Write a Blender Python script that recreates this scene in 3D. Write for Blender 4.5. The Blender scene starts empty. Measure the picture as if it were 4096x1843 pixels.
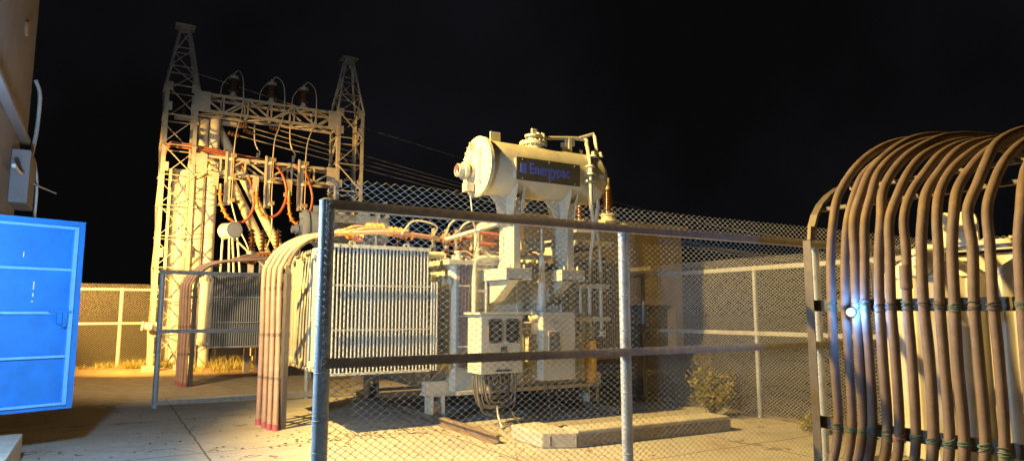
import bpy, math, random
import numpy as np
from mathutils import Vector, Matrix

random.seed(7)
rng = np.random.default_rng(5)
SC = bpy.context.scene
COL = SC.collection
R = math.radians

# ------------------------------------------------------------------ camera model (yard axes: x along the fence lines, y into the yard)
F, CX, CY, EYE = 2700.0, 2048.0, 921.5, 1.6
PIT = math.atan((1250 - 921.5) / F)
YAW = R(31)


def ray(px, py):
    x = (px - CX) / F
    y = -(py - CY) / F
    fz = math.cos(PIT) - y * math.sin(PIT)
    uz = math.sin(PIT) + y * math.cos(PIT)
    return (math.sin(YAW) * fz + math.cos(YAW) * x, math.cos(YAW) * fz - math.sin(YAW) * x, uz)


def P(px, py, b):                       # measured photo point lying in the plane y = b
    d = ray(px, py); t = b / d[1]
    return Vector((d[0] * t, b, EYE + d[2] * t))


def PX(px, py, a):                      # ... lying in the plane x = a
    d = ray(px, py); t = a / d[0]
    return Vector((a, d[1] * t, EYE + d[2] * t))


def PZ(px, py, z):                      # ... lying at height z
    d = ray(px, py); t = (z - EYE) / d[2]
    return Vector((d[0] * t, d[1] * t, z))


# ------------------------------------------------------------------ materials
def mat(name, col, rough=0.6, metal=0.0, var=0.18, scale=6.0, bump=0.15, bscale=60.0, dirt=None, dirt_amt=0.35, dscale=1.7, spec=0.5,
        trans=0.0, emit=None, estr=0.0, stretch=(1, 1, 1)):
    m = bpy.data.materials.new(name); m.use_nodes = True
    nt = m.node_tree; N = nt.nodes; L = nt.links
    b = N['Principled BSDF']
    tc = N.new('ShaderNodeTexCoord'); mp = N.new('ShaderNodeMapping'); mp.inputs['Scale'].default_value = stretch
    L.new(tc.outputs['Object'], mp.inputs['Vector'])
    n1 = N.new('ShaderNodeTexNoise'); n1.inputs['Scale'].default_value = scale; n1.inputs['Detail'].default_value = 6
    n1.inputs['Roughness'].default_value = 0.65
    L.new(mp.outputs[0], n1.inputs['Vector'])
    r1 = N.new('ShaderNodeValToRGB')
    r1.color_ramp.elements[0].position = 0.3; r1.color_ramp.elements[1].position = 0.72
    lo = [c * (1 - var) for c in col]; hi = [min(1, c * (1 + var * 0.8)) for c in col]
    r1.color_ramp.elements[0].color = (*lo, 1); r1.color_ramp.elements[1].color = (*hi, 1)
    L.new(n1.outputs['Fac'], r1.inputs['Fac'])
    out = r1.outputs['Color']
    if dirt:
        n2 = N.new('ShaderNodeTexNoise'); n2.inputs['Scale'].default_value = dscale; n2.inputs['Detail'].default_value = 9
        n2.inputs['Roughness'].default_value = 0.72
        L.new(mp.outputs[0], n2.inputs['Vector'])
        r2 = N.new('ShaderNodeValToRGB'); r2.color_ramp.elements[0].position = 0.52; r2.color_ramp.elements[1].position = 0.74
        r2.color_ramp.elements[0].color = (0, 0, 0, 1); r2.color_ramp.elements[1].color = (dirt_amt,) * 3 + (1,)
        L.new(n2.outputs['Fac'], r2.inputs['Fac'])
        mx = N.new('ShaderNodeMix'); mx.data_type = 'RGBA'
        L.new(r2.outputs['Color'], mx.inputs['Factor']); L.new(out, mx.inputs['A']); mx.inputs['B'].default_value = (*dirt, 1)
        out = mx.outputs['Result']
    L.new(out, b.inputs['Base Color'])
    b.inputs['Roughness'].default_value = rough; b.inputs['Metallic'].default_value = metal
    b.inputs['Specular IOR Level'].default_value = spec
    if bump:
        n3 = N.new('ShaderNodeTexNoise'); n3.inputs['Scale'].default_value = bscale; n3.inputs['Detail'].default_value = 4
        L.new(tc.outputs['Object'], n3.inputs['Vector'])
        bp = N.new('ShaderNodeBump'); bp.inputs['Strength'].default_value = bump; bp.inputs['Distance'].default_value = 0.01
        L.new(n3.outputs['Fac'], bp.inputs['Height']); L.new(bp.outputs['Normal'], b.inputs['Normal'])
    if emit:
        b.inputs['Emission Color'].default_value = (*emit, 1); b.inputs['Emission Strength'].default_value = estr
    return m


M = dict(
    paint=mat('transformer_paint', (0.50, 0.485, 0.41), 0.5, 0, 0.12, 3, 0.08, 90, (0.24, 0.18, 0.11), 0.5, 2.2, stretch=(1.6, 1.6, 0.45)),
    fins=mat('radiator_paint', (0.52, 0.50, 0.43), 0.5, 0, 0.12, 4, 0.05, 90, (0.27, 0.2, 0.13), 0.5, 2.0, stretch=(1.6, 1.6, 0.4)),
    pale=mat('pale_radiator_paint', (0.62, 0.60, 0.57), 0.5, 0, 0.10, 4, 0.05, 90, (0.34, 0.28, 0.2), 0.4, 3.0, stretch=(1, 1, 0.3)),
    galv=mat('galvanised_steel', (0.42, 0.43, 0.44), 0.48, 0.25, 0.22, 9, 0.12, 120, (0.20, 0.16, 0.11), 0.5, 3),
    post=mat('painted_pipe_steel', (0.42, 0.45, 0.47), 0.42, 0.2, 0.15, 14, 0.25, 90, (0.12, 0.11, 0.1), 0.7, 9),
    wire=mat('galvanised_wire', (0.58, 0.58, 0.55), 0.42, 0.3, 0.2, 20, 0.0),
    nearwire=mat('shaded_wire', (0.32, 0.31, 0.28), 0.5, 0.3, 0.3, 20, 0.0),  # the same wire, darkened in colour so it looks less lit
    angle=mat('weathered_angle_iron', (0.38, 0.34, 0.29), 0.6, 0.2, 0.3, 14, 0.3, 120, (0.24, 0.15, 0.08), 0.5, 8),
    rack=mat('rack_steel', (0.115, 0.1, 0.088), 0.55, 0.2, 0.25, 9, 0.2, 110, (0.22, 0.12, 0.06), 0.5, 6),
    lattice=mat('lattice_steel', (0.40, 0.39, 0.36), 0.55, 0.2, 0.2, 5, 0.1, 80, (0.24, 0.17, 0.1), 0.4, 2),
    pole=mat('pole_paint', (0.62, 0.59, 0.52), 0.6, 0, 0.12, 3, 0.1, 60, (0.3, 0.22, 0.13), 0.5, 3),
    rust=mat('rusty_steel', (0.20, 0.11, 0.06), 0.8, 0.1, 0.35, 8, 0.4, 80),
    rail=mat('rail_steel', (0.22, 0.16, 0.11), 0.7, 0.2, 0.3, 8, 0.3, 80, (0.32, 0.28, 0.2), 0.5, 5),
    porc=mat('brown_porcelain', (0.13, 0.055, 0.025), 0.15, 0, 0.2, 6, 0.0),
    darkporc=mat('dark_porcelain', (0.085, 0.055, 0.04), 0.25, 0, 0.2, 6, 0.0),
    orange=mat('orange_polymer', (0.50, 0.175, 0.035), 0.45, 0, 0.15, 8, 0.05),
    sleeve=mat('salmon_cable_sleeve', (0.52, 0.31, 0.20), 0.5, 0, 0.16, 7, 0.1, 60, (0.34, 0.24, 0.16), 0.5, 4),
    redsleeve=mat('red_cable_sleeve', (0.27, 0.085, 0.05), 0.45, 0, 0.15, 7, 0.05),
    boot=mat('pink_end_boot', (0.50, 0.13, 0.13), 0.55, 0, 0.12, 9, 0.05),
    cable=mat('brown_cable_jacket', (0.14, 0.10, 0.082), 0.66, 0, 0.28, 7, 0.25, 70, (0.27, 0.20, 0.14), 0.6, 5),
    black=mat('black_rubber', (0.03, 0.027, 0.024), 0.5, 0, 0.2, 8, 0.05),
    rope=mat('green_rope', (0.07, 0.13, 0.11), 0.8, 0, 0.2, 40, 0.0),
    redrope=mat('salmon_rope', (0.42, 0.21, 0.13), 0.8, 0, 0.2, 40, 0.0),
    darktie=mat('dark_wire_tie', (0.09, 0.085, 0.08), 0.6, 0.2, 0.2, 40, 0.0),
    brass=mat('tinned_brass', (0.55, 0.46, 0.28), 0.35, 0.6, 0.2, 12, 0.05),
    plate=mat('dark_nameplate', (0.14, 0.11, 0.06), 0.55, 0.1, 0.2, 12, 0.05),
    blueink=mat('blue_lettering', (0.15, 0.19, 0.62), 0.5, 0, 0.1, 12, 0.0),
    whiteink=mat('white_dial', (0.72, 0.70, 0.62), 0.4, 0, 0.08, 12, 0.0),
    redink=mat('red_dial_mark', (0.6, 0.05, 0.04), 0.4, 0, 0.1, 12, 0.0),
    darkglass=mat('dark_window_glass', (0.035, 0.035, 0.03), 0.08, 0, 0.2, 5, 0.0),
    blue=mat('blue_door_paint', (0.008, 0.18, 0.60), 0.5, 0, 0.16, 4, 0.08, 70, (0.01, 0.08, 0.30), 0.6, 2.6),
    blueframe=mat('pale_blue_frame_paint', (0.13, 0.42, 0.80), 0.5, 0, 0.12, 8, 0.05),
    amber=mat('amber_breather_glass', (0.62, 0.36, 0.04), 0.22, 0, 0.12, 8, 0.0),
    conc=mat('curb_concrete', (0.40, 0.375, 0.33), 0.85, 0, 0.2, 5, 0.35, 60, (0.25, 0.22, 0.18), 0.6, 3),
    roughconc=mat('broken_concrete', (0.24, 0.21, 0.175), 0.95, 0, 0.4, 22, 1.0, 50),
    wall=mat('plaster_wall', (0.15, 0.138, 0.15), 0.85, 0, 0.12, 3, 0.2, 60, (0.3, 0.23, 0.18), 0.4, 2),
    farwall=mat('far_wall_render', (0.22, 0.175, 0.12), 0.85, 0, 0.15, 2, 0.2, 30, (0.25, 0.18, 0.12), 0.5, 0.8),
    dark=mat('dark_opening', (0.02, 0.018, 0.016), 0.9, 0, 0.2, 3, 0.0),
    leaf=mat('leaf_green', (0.19, 0.17, 0.035), 0.55, 0, 0.35, 9, 0.0),
    stem=mat('plant_stem', (0.18, 0.13, 0.06), 0.8, 0, 0.2, 9, 0.0),
    grass=mat('dry_grass_blades', (0.27, 0.25, 0.07), 0.7, 0, 0.35, 3, 0.0),
    litter=mat('dry_leaf_litter', (0.13, 0.09, 0.05), 0.9, 0, 0.4, 9, 0.0),
    aluwire=mat('aluminium_conductor', (0.50, 0.48, 0.44), 0.45, 0.3, 0.1, 9, 0.0),
    led=mat('led_lens', (0.2, 0.5, 1.0), 0.3, 0, 0.0, 9, 0.0, emit=(0.10, 0.50, 1.0), estr=3.0),
    lamphouse=mat('lamp_housing', (0.12, 0.12, 0.12), 0.5, 0.2, 0.2, 9, 0.0),
)


def ground_mat():
    m = bpy.data.materials.new('yard_concrete'); m.use_nodes = True
    nt = m.node_tree; N = nt.nodes; L = nt.links; b = N['Principled BSDF']
    g = N.new('ShaderNodeNewGeometry')

    def noise(s, d=8, rg=0.65):
        n = N.new('ShaderNodeTexNoise'); n.inputs['Scale'].default_value = s; n.inputs['Detail'].default_value = d
        n.inputs['Roughness'].default_value = rg; L.new(g.outputs['Position'], n.inputs['Vector']); return n.outputs['Fac']

    def ramp(fac, p0, c0, p1, c1):
        r = N.new('ShaderNodeValToRGB'); e = r.color_ramp.elements
        e[0].position, e[1].position = p0, p1; e[0].color = (*c0, 1); e[1].color = (*c1, 1); L.new(fac, r.inputs['Fac']); return r.outputs['Color']

    def mix(f, a, bb):
        x = N.new('ShaderNodeMix'); x.data_type = 'RGBA'
        for k, v in (('Factor', f), ('A', a), ('B', bb)):
            if isinstance(v, tuple): x.inputs[k].default_value = (*v, 1)
            elif isinstance(v, float): x.inputs[k].default_value = v
            else: L.new(v, x.inputs[k])
        return x.outputs['Result']

    def mth(op, a, c=None):
        x = N.new('ShaderNodeMath'); x.operation = op
        for k, v in enumerate((a, c)):
            if v is None: continue
            if isinstance(v, (int, float)): x.inputs[k].default_value = v
            else: L.new(v, x.inputs[k])
        return x.outputs[0]
    base = ramp(noise(1.1), 0.32, (0.30, 0.285, 0.26), 0.7, (0.49, 0.465, 0.42))
    fine = ramp(noise(38, 5), 0.35, (0.72, 0.72, 0.72), 0.65, (1.08, 1.08, 1.08))
    mul = N.new('ShaderNodeMix'); mul.data_type = 'RGBA'; mul.blend_type = 'MULTIPLY'; mul.inputs['Factor'].default_value = 1
    L.new(base, mul.inputs['A']); L.new(fine, mul.inputs['B']); c = mul.outputs['Result']
    st = ramp(noise(0.55, 10, 0.78), 0.50, (0, 0, 0), 0.66, (0.85, 0.85, 0.85))
    c = mix(st, c, (0.20, 0.165, 0.12))
    st2 = ramp(noise(2.7, 10, 0.75), 0.6, (0, 0, 0), 0.72, (0.55, 0.55, 0.55))
    c = mix(st2, c, (0.13, 0.11, 0.085))
    oil = ramp(noise(1.35, 4, 0.55), 0.66, (0, 0, 0), 0.70, (0.6, 0.6, 0.6))
    c = mix(oil, c, (0.085, 0.075, 0.065))
    # slab joints every 2.9 m and meandering cracks
    sx = N.new('ShaderNodeSeparateXYZ'); L.new(g.outputs['Position'], sx.inputs[0])
    wob = mth('MULTIPLY', mth('SUBTRACT', noise(1.7, 5), 0.5), 0.10)
    jm = None
    for ax, sp, off in (('X', 2.9, 0.35), ('Y', 2.9, 1.45)):
        v = mth('ADD', mth('ADD', sx.outputs[ax], off), wob)
        d = mth('ABSOLUTE', mth('SUBTRACT', mth('FRACT', mth('DIVIDE', v, sp)), 0.5))
        k = mth('LESS_THAN', d, 0.0042)
        jm = k if jm is None else mth('MAXIMUM', jm, k)
    vo = N.new('ShaderNodeTexVoronoi'); vo.feature = 'DISTANCE_TO_EDGE'; vo.inputs['Scale'].default_value = 0.42
    wv = N.new('ShaderNodeVectorMath'); wv.operation = 'ADD'; nv = N.new('ShaderNodeTexNoise'); nv.inputs['Scale'].default_value = 2.2; nv.inputs['Detail'].default_value = 6
    L.new(g.outputs['Position'], nv.inputs['Vector']); sc = N.new('ShaderNodeVectorMath'); sc.operation = 'SCALE'; sc.inputs['Scale'].default_value = 0.6
    L.new(nv.outputs['Color'], sc.inputs[0]); L.new(g.outputs['Position'], wv.inputs[0]); L.new(sc.outputs[0], wv.inputs[1]); L.new(wv.outputs[0], vo.inputs['Vector'])
    ck = mth('MULTIPLY', mth('LESS_THAN', vo.outputs['Distance'], 0.0032), mth('GREATER_THAN', noise(0.35, 2), 0.5))
    jm = mth('MULTIPLY', mth('MAXIMUM', jm, ck), 0.75)
    c = mix(jm, c, (0.07, 0.055, 0.04))
    # bare earth beyond the slabs
    far = mth('MAXIMUM', mth('GREATER_THAN', sx.outputs['Y'], 13.6), mth('GREATER_THAN', sx.outputs['X'], 8.75))
    edge = mth('MAXIMUM', mth('GREATER_THAN', mth('ADD', sx.outputs['Y'], mth('MULTIPLY', noise(0.9), 1.4)), 15.2),
               mth('GREATER_THAN', mth('ADD', sx.outputs['X'], mth('MULTIPLY', noise(0.9), 1.4)), 9.6))
    soil0 = ramp(noise(3.0, 10, 0.7), 0.3, (0.21, 0.155, 0.09), 0.7, (0.40, 0.31, 0.19))
    out = mth('MAXIMUM', mth('GREATER_THAN', mth('ADD', sx.outputs['X'], mth('MULTIPLY', noise(0.5), 1.2)), 9.7), mth('GREATER_THAN', sx.outputs['Y'], 24.2))
    soil = mix(out, soil0, ramp(noise(2.0, 8), 0.3, (0.028, 0.02, 0.012), 0.7, (0.07, 0.052, 0.03)))  # outermost soil darkened in colour, standing in for shadow
    c = mix(edge, c, soil)
    L.new(c, b.inputs['Base Color']); b.inputs['Roughness'].default_value = 0.9; b.inputs['Specular IOR Level'].default_value = 0.25
    bp = N.new('ShaderNodeBump'); bp.inputs['Strength'].default_value = 0.5; bp.inputs['Distance'].default_value = 0.02
    hh = mth('SUBTRACT', mth('ADD', noise(26, 8, 0.7), mth('MULTIPLY', noise(3, 4), 1.5)), mth('MULTIPLY', jm, 2.0))
    L.new(hh, bp.inputs['Height']); L.new(bp.outputs['Normal'], b.inputs['Normal'])
    return m


# ------------------------------------------------------------------ mesh builder
WLOC = {}


class MB:
    def __init__(s): s.v = []; s.f = []; s.sm = []; s.cuts = []

    def cut(s): s.cuts.append((len(s.v), len(s.f))); return s

    def build_each(s, name, m, parent=None, bevel=0.0):     # one object for each stretch between cuts
        ed = [(0, 0)] + [c for c in s.cuts if 0 < c[1] < len(s.f)] + [(len(s.v), len(s.f))]; out = []
        for (v0, f0), (v1, f1) in zip(ed, ed[1:]):
            if f1 == f0: continue
            k = MB(); k.v = s.v[v0:v1]; k.f = [[i - v0 for i in f] for f in s.f[f0:f1]]; k.sm = s.sm[f0:f1]; out.append(k.build(name, m, parent, bevel))
        return out

    def add(s, verts, faces, smooth=False):
        o = len(s.v); s.v.extend([tuple(v) for v in verts])
        for f in faces: s.f.append([i + o for i in f]); s.sm.append(smooth)
        return s

    def box(s, x0, y0, z0, x1, y1, z1):
        x0, x1 = sorted((x0, x1)); y0, y1 = sorted((y0, y1)); z0, z1 = sorted((z0, z1))
        v = [(x0, y0, z0), (x1, y0, z0), (x1, y1, z0), (x0, y1, z0), (x0, y0, z1), (x1, y0, z1), (x1, y1, z1), (x0, y1, z1)]
        return s.add(v, [(0, 3, 2, 1), (4, 5, 6, 7), (0, 1, 5, 4), (1, 2, 6, 5), (2, 3, 7, 6), (3, 0, 4, 7)])

    def bar(s, p, q, w, h, up=(0, 0, 1)):
        p, q = Vector(p), Vector(q); d = (q - p).normalized(); up = Vector(up)
        if abs(d.dot(up)) > 0.98: up = Vector((0, 1, 0))
        sd = d.cross(up).normalized() * w / 2; u = sd.cross(d).normalized() * h / 2
        v = [p - sd - u, p + sd - u, p + sd + u, p - sd + u, q - sd - u, q + sd - u, q + sd + u, q - sd + u]
        return s.add(v, [(0, 1, 2, 3), (7, 6, 5, 4), (0, 4, 5, 1), (1, 5, 6, 2), (2, 6, 7, 3), (3, 7, 4, 0)])

    def ell(s, p, q, w, t, a, b):       # angle iron from p to q with its two flanges along a and b
        p, q, a, b = Vector(p), Vector(q), Vector(a), Vector(b)
        pts = [Vector((0, 0, 0)), a * w, a * w + b * t, a * t + b * t, a * t + b * w, b * w]
        v = [p + k for k in pts] + [q + k for k in pts]
        f = [(i, (i + 1) % 6, (i + 1) % 6 + 6, i + 6) for i in range(6)] + [(0, 5, 4, 3), (0, 3, 2, 1), (6, 9, 10, 11), (6, 7, 8, 9)]
        return s.add(v, f)

    def tube(s, pts, r, n=8, caps=True):
        pts = [Vector(p) for p in pts]; rs = r if isinstance(r, (list, tuple)) else [r] * len(pts)
        t0 = (pts[1] - pts[0]).normalized()
        nrm = t0.orthogonal().normalized(); v = []; prev = t0
        for i, p in enumerate(pts):
            if i == 0: t = t0
            elif i == len(pts) - 1: t = (pts[i] - pts[i - 1]).normalized()
            else: t = ((pts[i + 1] - pts[i]).normalized() + (pts[i] - pts[i - 1]).normalized()).normalized()
            nrm = prev.rotation_difference(t) @ nrm; prev = t
            bn = t.cross(nrm)
            for k in range(n):
                a = 2 * math.pi * k / n; v.append(p + (nrm * math.cos(a) + bn * math.sin(a)) * rs[i])
        f = [(i * n + k, i * n + (k + 1) % n, (i + 1) * n + (k + 1) % n, (i + 1) * n + k) for i in range(len(pts) - 1) for k in range(n)]
        s.add(v, f, True)
        if caps:
            s.add(v[:n], [tuple(reversed(range(n)))]); s.add(v[-n:], [tuple(range(n))])
        return s

    def cyl(s, p, q, r, n=20): return s.tube([p, q], r, n)

    def lathe(s, prof, o, axis=(0, 0, 1), n=18, smooth=True):   # profile of (radius, height) pairs
        o, ax = Vector(o), Vector(axis).normalized(); u = ax.orthogonal().normalized(); w = ax.cross(u)
        for (r0, h0), (r1, h1) in zip(prof, prof[1:]):
            v = [o + ax * h + (u * math.cos(2 * math.pi * k / n) + w * math.sin(2 * math.pi * k / n)) * r for r, h in ((r0, h0), (r1, h1)) for k in range(n)]
            s.add(v, [(k, (k + 1) % n, (k + 1) % n + n, k + n) for k in range(n)], smooth and abs(h0 - h1) > 1e-5)
        return s

    def prism(s, poly, ext):            # poly: list of 3-D points, ext: extrusion vector
        poly = [Vector(p) for p in poly]; e = Vector(ext); n = len(poly)
        v = poly + [p + e for p in poly]
        f = [(i, (i + 1) % n, (i + 1) % n + n, i + n) for i in range(n)] + [tuple(reversed(range(n))), tuple(range(n, 2 * n))]
        return s.add(v, f)

    def build(s, name, m, parent=None, bevel=0.0, loc=None):
        me = bpy.data.meshes.new(name)
        off = Vector((0, 0, 0))
        if parent is not None: off = WLOC[parent.name]
        elif loc is not None: off = Vector(loc)
        V = np.array(s.v, dtype=np.float64) - np.array(off)
        me.from_pydata(V.tolist(), [], s.f)
        me.polygons.foreach_set('use_smooth', np.array(s.sm, dtype=bool))
        me.materials.append(m)
        o = bpy.data.objects.new(name, me); COL.objects.link(o)
        if parent is not None: o.parent = parent
        else: o.location = off
        WLOC[o.name] = Vector(off)
        import bmesh
        bm = bmesh.new(); bm.from_mesh(me); bmesh.ops.recalc_face_normals(bm, faces=bm.faces); bm.to_mesh(me); bm.free()
        if bevel:
            md = o.modifiers.new('edge', 'BEVEL'); md.width = bevel; md.segments = 2; md.limit_method = 'ANGLE'; md.angle_limit = R(40)
        return o


def tag(o, label, cat, group=None):
    o['label'] = label; o['category'] = cat
    if group: o['group'] = group
    return o


def thing(name, label, cat, loc, group=None):
    o = bpy.data.objects.new(name, None); COL.objects.link(o); o.location = loc; o.empty_display_size = 0.2
    WLOC[o.name] = Vector(loc)
    return tag(o, label, cat, group)


def copy_tree(o, parent=None, shift=None, label=None):
    c = o.copy(); COL.objects.link(c)
    if parent is not None: c.parent = parent
    else:
        c.location = Vector(o.location) + Vector(shift)
        if label: c['label'] = label
    for ch in list(o.children): copy_tree(ch, c)
    return c


def text_mesh(body, size, m, name, parent, origin, right, up, depth=0.004, bold=0.0, stretch=1.0, shear=0.0):
    cu = bpy.data.curves.new(name, 'FONT'); cu.body = body; cu.size = size; cu.extrude = depth; cu.offset = bold; cu.shear = shear
    t = bpy.data.objects.new(name, cu); COL.objects.link(t)
    bpy.context.view_layer.update()
    me = bpy.data.meshes.new_from_object(t.evaluated_get(bpy.context.evaluated_depsgraph_get()))
    bpy.data.objects.remove(t)
    rt, u = Vector(right).normalized(), Vector(up).normalized(); nn = rt.cross(u)
    o0 = Vector(origin) - WLOC[parent.name]
    for v in me.vertices:
        c = v.co.copy(); v.co = o0 + rt * c.x * stretch + u * c.y + nn * c.z
    me.materials.clear(); me.materials.append(m)
    o = bpy.data.objects.new(name, me); COL.objects.link(o); o.parent = parent; WLOC[o.name] = WLOC[parent.name]
    return o


def smooth_path(pts, k=6):              # Catmull-Rom through the points
    p = [Vector(q) for q in pts]; p = [p[0] * 2 - p[1]] + p + [p[-1] * 2 - p[-2]]; out = []
    for i in range(1, len(p) - 2):
        for j in range(k):
            t = j / k; a, b, c, d = p[i - 1], p[i], p[i + 1], p[i + 2]
            out.append(0.5 * ((2 * b) + (c - a) * t + (2 * a - 5 * b + 4 * c - d) * t * t + (3 * b - a - 3 * c + d) * t ** 3))
    out.append(p[-2]); return out


# ------------------------------------------------------------------ chain link
def chainlink(name, parent, p0, p1, z0, z1, pw=0.066, ph=0.046, r=0.0016, depth=0.003, mt='wire'):
    p0, p1 = np.array(p0, float), np.array(p1, float); L = np.linalg.norm(p1 - p0); d = (p1 - p0) / L; nrm = np.array((d[1], -d[0]))
    nw = int(L / (pw / 2)); nj = int((z1 - z0) / (ph / 2)) + 1
    k = np.arange(nw)[:, None]; j = np.arange(nj)[None, :]
    par = (j + k) % 2
    x = (k + par) * pw / 2 + np.where(par == 1, 0.002, -0.002) + rng.normal(0, 0.0012, (nw, nj)) + 0.006 * np.sin(j * 0.11 + 0.4) * np.sin(k * 0.05)
    z = z0 + j * ph / 2 + np.zeros_like(k) + rng.normal(0, 0.0008, (nw, nj))
    y = np.where(par == 1, depth, -depth) + 0.012 * np.sin(k * 0.045 + j * 0.06)
    ring = np.array([(1.25 * r, 0), (0, r), (-1.25 * r, 0), (0, -r)])
    X = x[..., None] + ring[:, 0]; Y = y[..., None] + ring[:, 1]; Z = np.repeat(z[..., None], 4, -1)
    V = np.stack([p0[0] + d[0] * X + nrm[0] * Y, p0[1] + d[1] * X + nrm[1] * Y, Z], -1).reshape(-1, 3)
    base = (np.arange(nw)[:, None] * nj + np.arange(nj - 1)[None, :]) * 4
    fs = []
    for c in range(4):
        c2 = (c + 1) % 4
        fs.append(np.stack([base + c, base + c2, base + 4 + c2, base + 4 + c], -1))
    Fc = np.stack(fs, -2).reshape(-1, 4)
    off = np.array(WLOC[parent.name]); V = V - off
    me = bpy.data.meshes.new(name); me.vertices.add(len(V)); me.vertices.foreach_set('co', V.ravel())
    me.loops.add(Fc.size); me.loops.foreach_set('vertex_index', Fc.ravel().astype(np.int32))
    me.polygons.add(len(Fc)); me.polygons.foreach_set('loop_start', np.arange(0, Fc.size, 4, dtype=np.int32))
    me.polygons.foreach_set('use_smooth', np.ones(len(Fc), bool)); me.update(calc_edges=True); me.validate()
    me.materials.append(M[mt])
    o = bpy.data.objects.new(name, me); COL.objects.link(o); o.parent = parent; WLOC[o.name] = WLOC[parent.name]
    return o


def fence(label, p0, p1, posts, H=2.33, mid=1.25, bottom=True, mesh_top=2.47, mesh_side=-1, pr=0.045, pw=0.066, ph=0.046, wr=0.0021, midmat='angle', first_r=None, zb=0.03, tops='angle', mt='wire'):
    p0, p1 = Vector((*p0, 0)), Vector((*p1, 0)); d = (p1 - p0).normalized(); n = Vector((d.y, -d.x, 0)) * (1 if mesh_side < 0 else -1)
    root = thing('chain_link_fence', label, 'fence', p0, 'chain link fences around the bays')
    for i, t in enumerate(posts):
        q = p0 + d * t - n * 0.055; r = (first_r or pr) if i == 0 else pr
        m = MB().tube([q, q + Vector((0, 0, H - 0.01))], r, 18)
        m.lathe([(r + 0.004, H - 0.012), (r + 0.003, H - 0.002), (r * 0.5, H + 0.012), (0.001, H + 0.016)], q, n=18)
        for k in range(9): m.lathe([(r + 0.001, -0.003), (r + 0.005, 0), (r + 0.001, 0.003)], q + Vector((0, 0, 0.15 + 0.26 * k + 0.03 * ((k * 7 + i) % 3))), (0.08 * ((k % 3) - 1), 0.1, 1), 14)
        m.build('post', M['post'], root)
    rails = [(H - 0.065, tops), (mid, midmat)] + ([(0.05, 'angle')] if bottom else [])
    for z, mm in rails:
        m = MB(); a, b = p0 + Vector((0, 0, z)) - n * 0.004, p1 + Vector((0, 0, z)) - n * 0.004
        m.ell(a, b, 0.065, 0.007, Vector((0, 0, 1)), -n)
        m.build('rail', M[mm], root)
    s = p0 + n * 0.012; e = p1 + n * 0.012
    if mesh_side < 0: chainlink('wire_mesh', root, s[:2], e[:2], zb, mesh_top, pw, ph, wr, mt=mt)
    else: chainlink('wire_mesh', root, e[:2], s[:2], zb, mesh_top, pw, ph, wr, mt=mt)
    return root


# ------------------------------------------------------------------ ground
g = MB(); g.add([(-300, -300, 0), (300, -300, 0), (300, 300, 0), (-300, 300, 0)], [(0, 1, 2, 3)])
go = g.build('ground', ground_mat()); go['kind'] = 'structure'

# ------------------------------------------------------------------ fences
FB = 4.3
fence('nearest chain link fence, with the thick blue lit end post, in front of the transformer', (1.19, FB), (8.7, FB), [0.02, 2.52, 5.07, 7.45], first_r=0.05, mt='nearwire')
fence('chain link fence crossing behind the salmon cables, in front of the far transformer', (0.82, 13.1), (8.6, 13.1), [0.02, 2.55, 5.05, 7.55], wr=0.0015, mt='nearwire')
fence('chain link fence running away behind the concrete curb and leafy bush', (8.75, -1.5), (8.75, 23.4), [0.5, 3.2, 5.9, 8.7, 11.3, 13.9, 16.5, 19.1, 21.7], mesh_side=1, wr=0.0032, midmat='galv', tops='galv', bottom=False, pr=0.035)
fence('farthest chain link fence behind the dry grass, left of the lattice tower', (-3.0, 23.6), (8.6, 23.6), [0.6, 2.05, 3.45, 6.1, 8.6, 11.1], wr=0.0024, midmat='galv', tops='galv', pr=0.055, bottom=False, pw=0.08, ph=0.056)


# ------------------------------------------------------------------ bushings
def sheds(mb, o, h, r_core, r_shed, n, axis=(0, 0, 1), taper=1.0, seg=16):
    prof = [(r_core, 0)]
    for i in range(n):
        k = 1 - (1 - taper) * i / max(1, n - 1); z = h * (i + 0.25) / n; dz = h / n
        prof += [(r_core * k, z), (r_shed * k, z + dz * 0.12), (r_shed * k * 0.97, z + dz * 0.24), (r_core * k, z + dz * 0.5)]
    prof.append((r_core * taper, h))
    mb.lathe(prof, o, axis, seg); return mb


def bushing(parent, x, y, z0, h, rc, rs, n, cap_h=0.2, porc='porc', taper=0.75, name='bushing'):
    b = sheds(MB(), (x, y, z0), h, rc, rs, n, taper=taper).build(name, M[porc], parent)
    m = MB(); m.lathe([(rs * 1.05, -0.05), (rs * 1.05, 0.0), (rs * 0.8, 0.012), (rc, 0.03)], (x, y, z0))
    for k in range(8):
        a = k * math.pi / 4; m.cyl((x + rs * 0.92 * math.cos(a), y + rs * 0.92 * math.sin(a), z0), (x + rs * 0.92 * math.cos(a), y + rs * 0.92 * math.sin(a), z0 + 0.03), 0.012, 6)
    m.build('flange', M['paint'], b)
    t = MB(); zt = z0 + h
    t.lathe([(rc * taper, 0), (rc * taper * 1.2, 0.01), (rc * taper * 1.2, 0.05), (0.02, 0.06), (0.018, cap_h)], (x, y, zt), n=12)
    for k in range(3):
        zz = zt + cap_h * (0.4 + 0.22 * k); t.lathe([(0.034, zz - zt), (0.034, zz - zt + 0.025)], (x, y, zt), n=6, smooth=False)
        t.box(x - 0.03, y - 0.03, zz + 0.02, x + 0.03, y + 0.03, zz + 0.03)
    t.box(x - 0.012, y - 0.045, zt + cap_h, x + 0.012, y + 0.045, zt + cap_h + 0.08)
    t.build('terminal', M['brass'], b)
    return b


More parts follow.
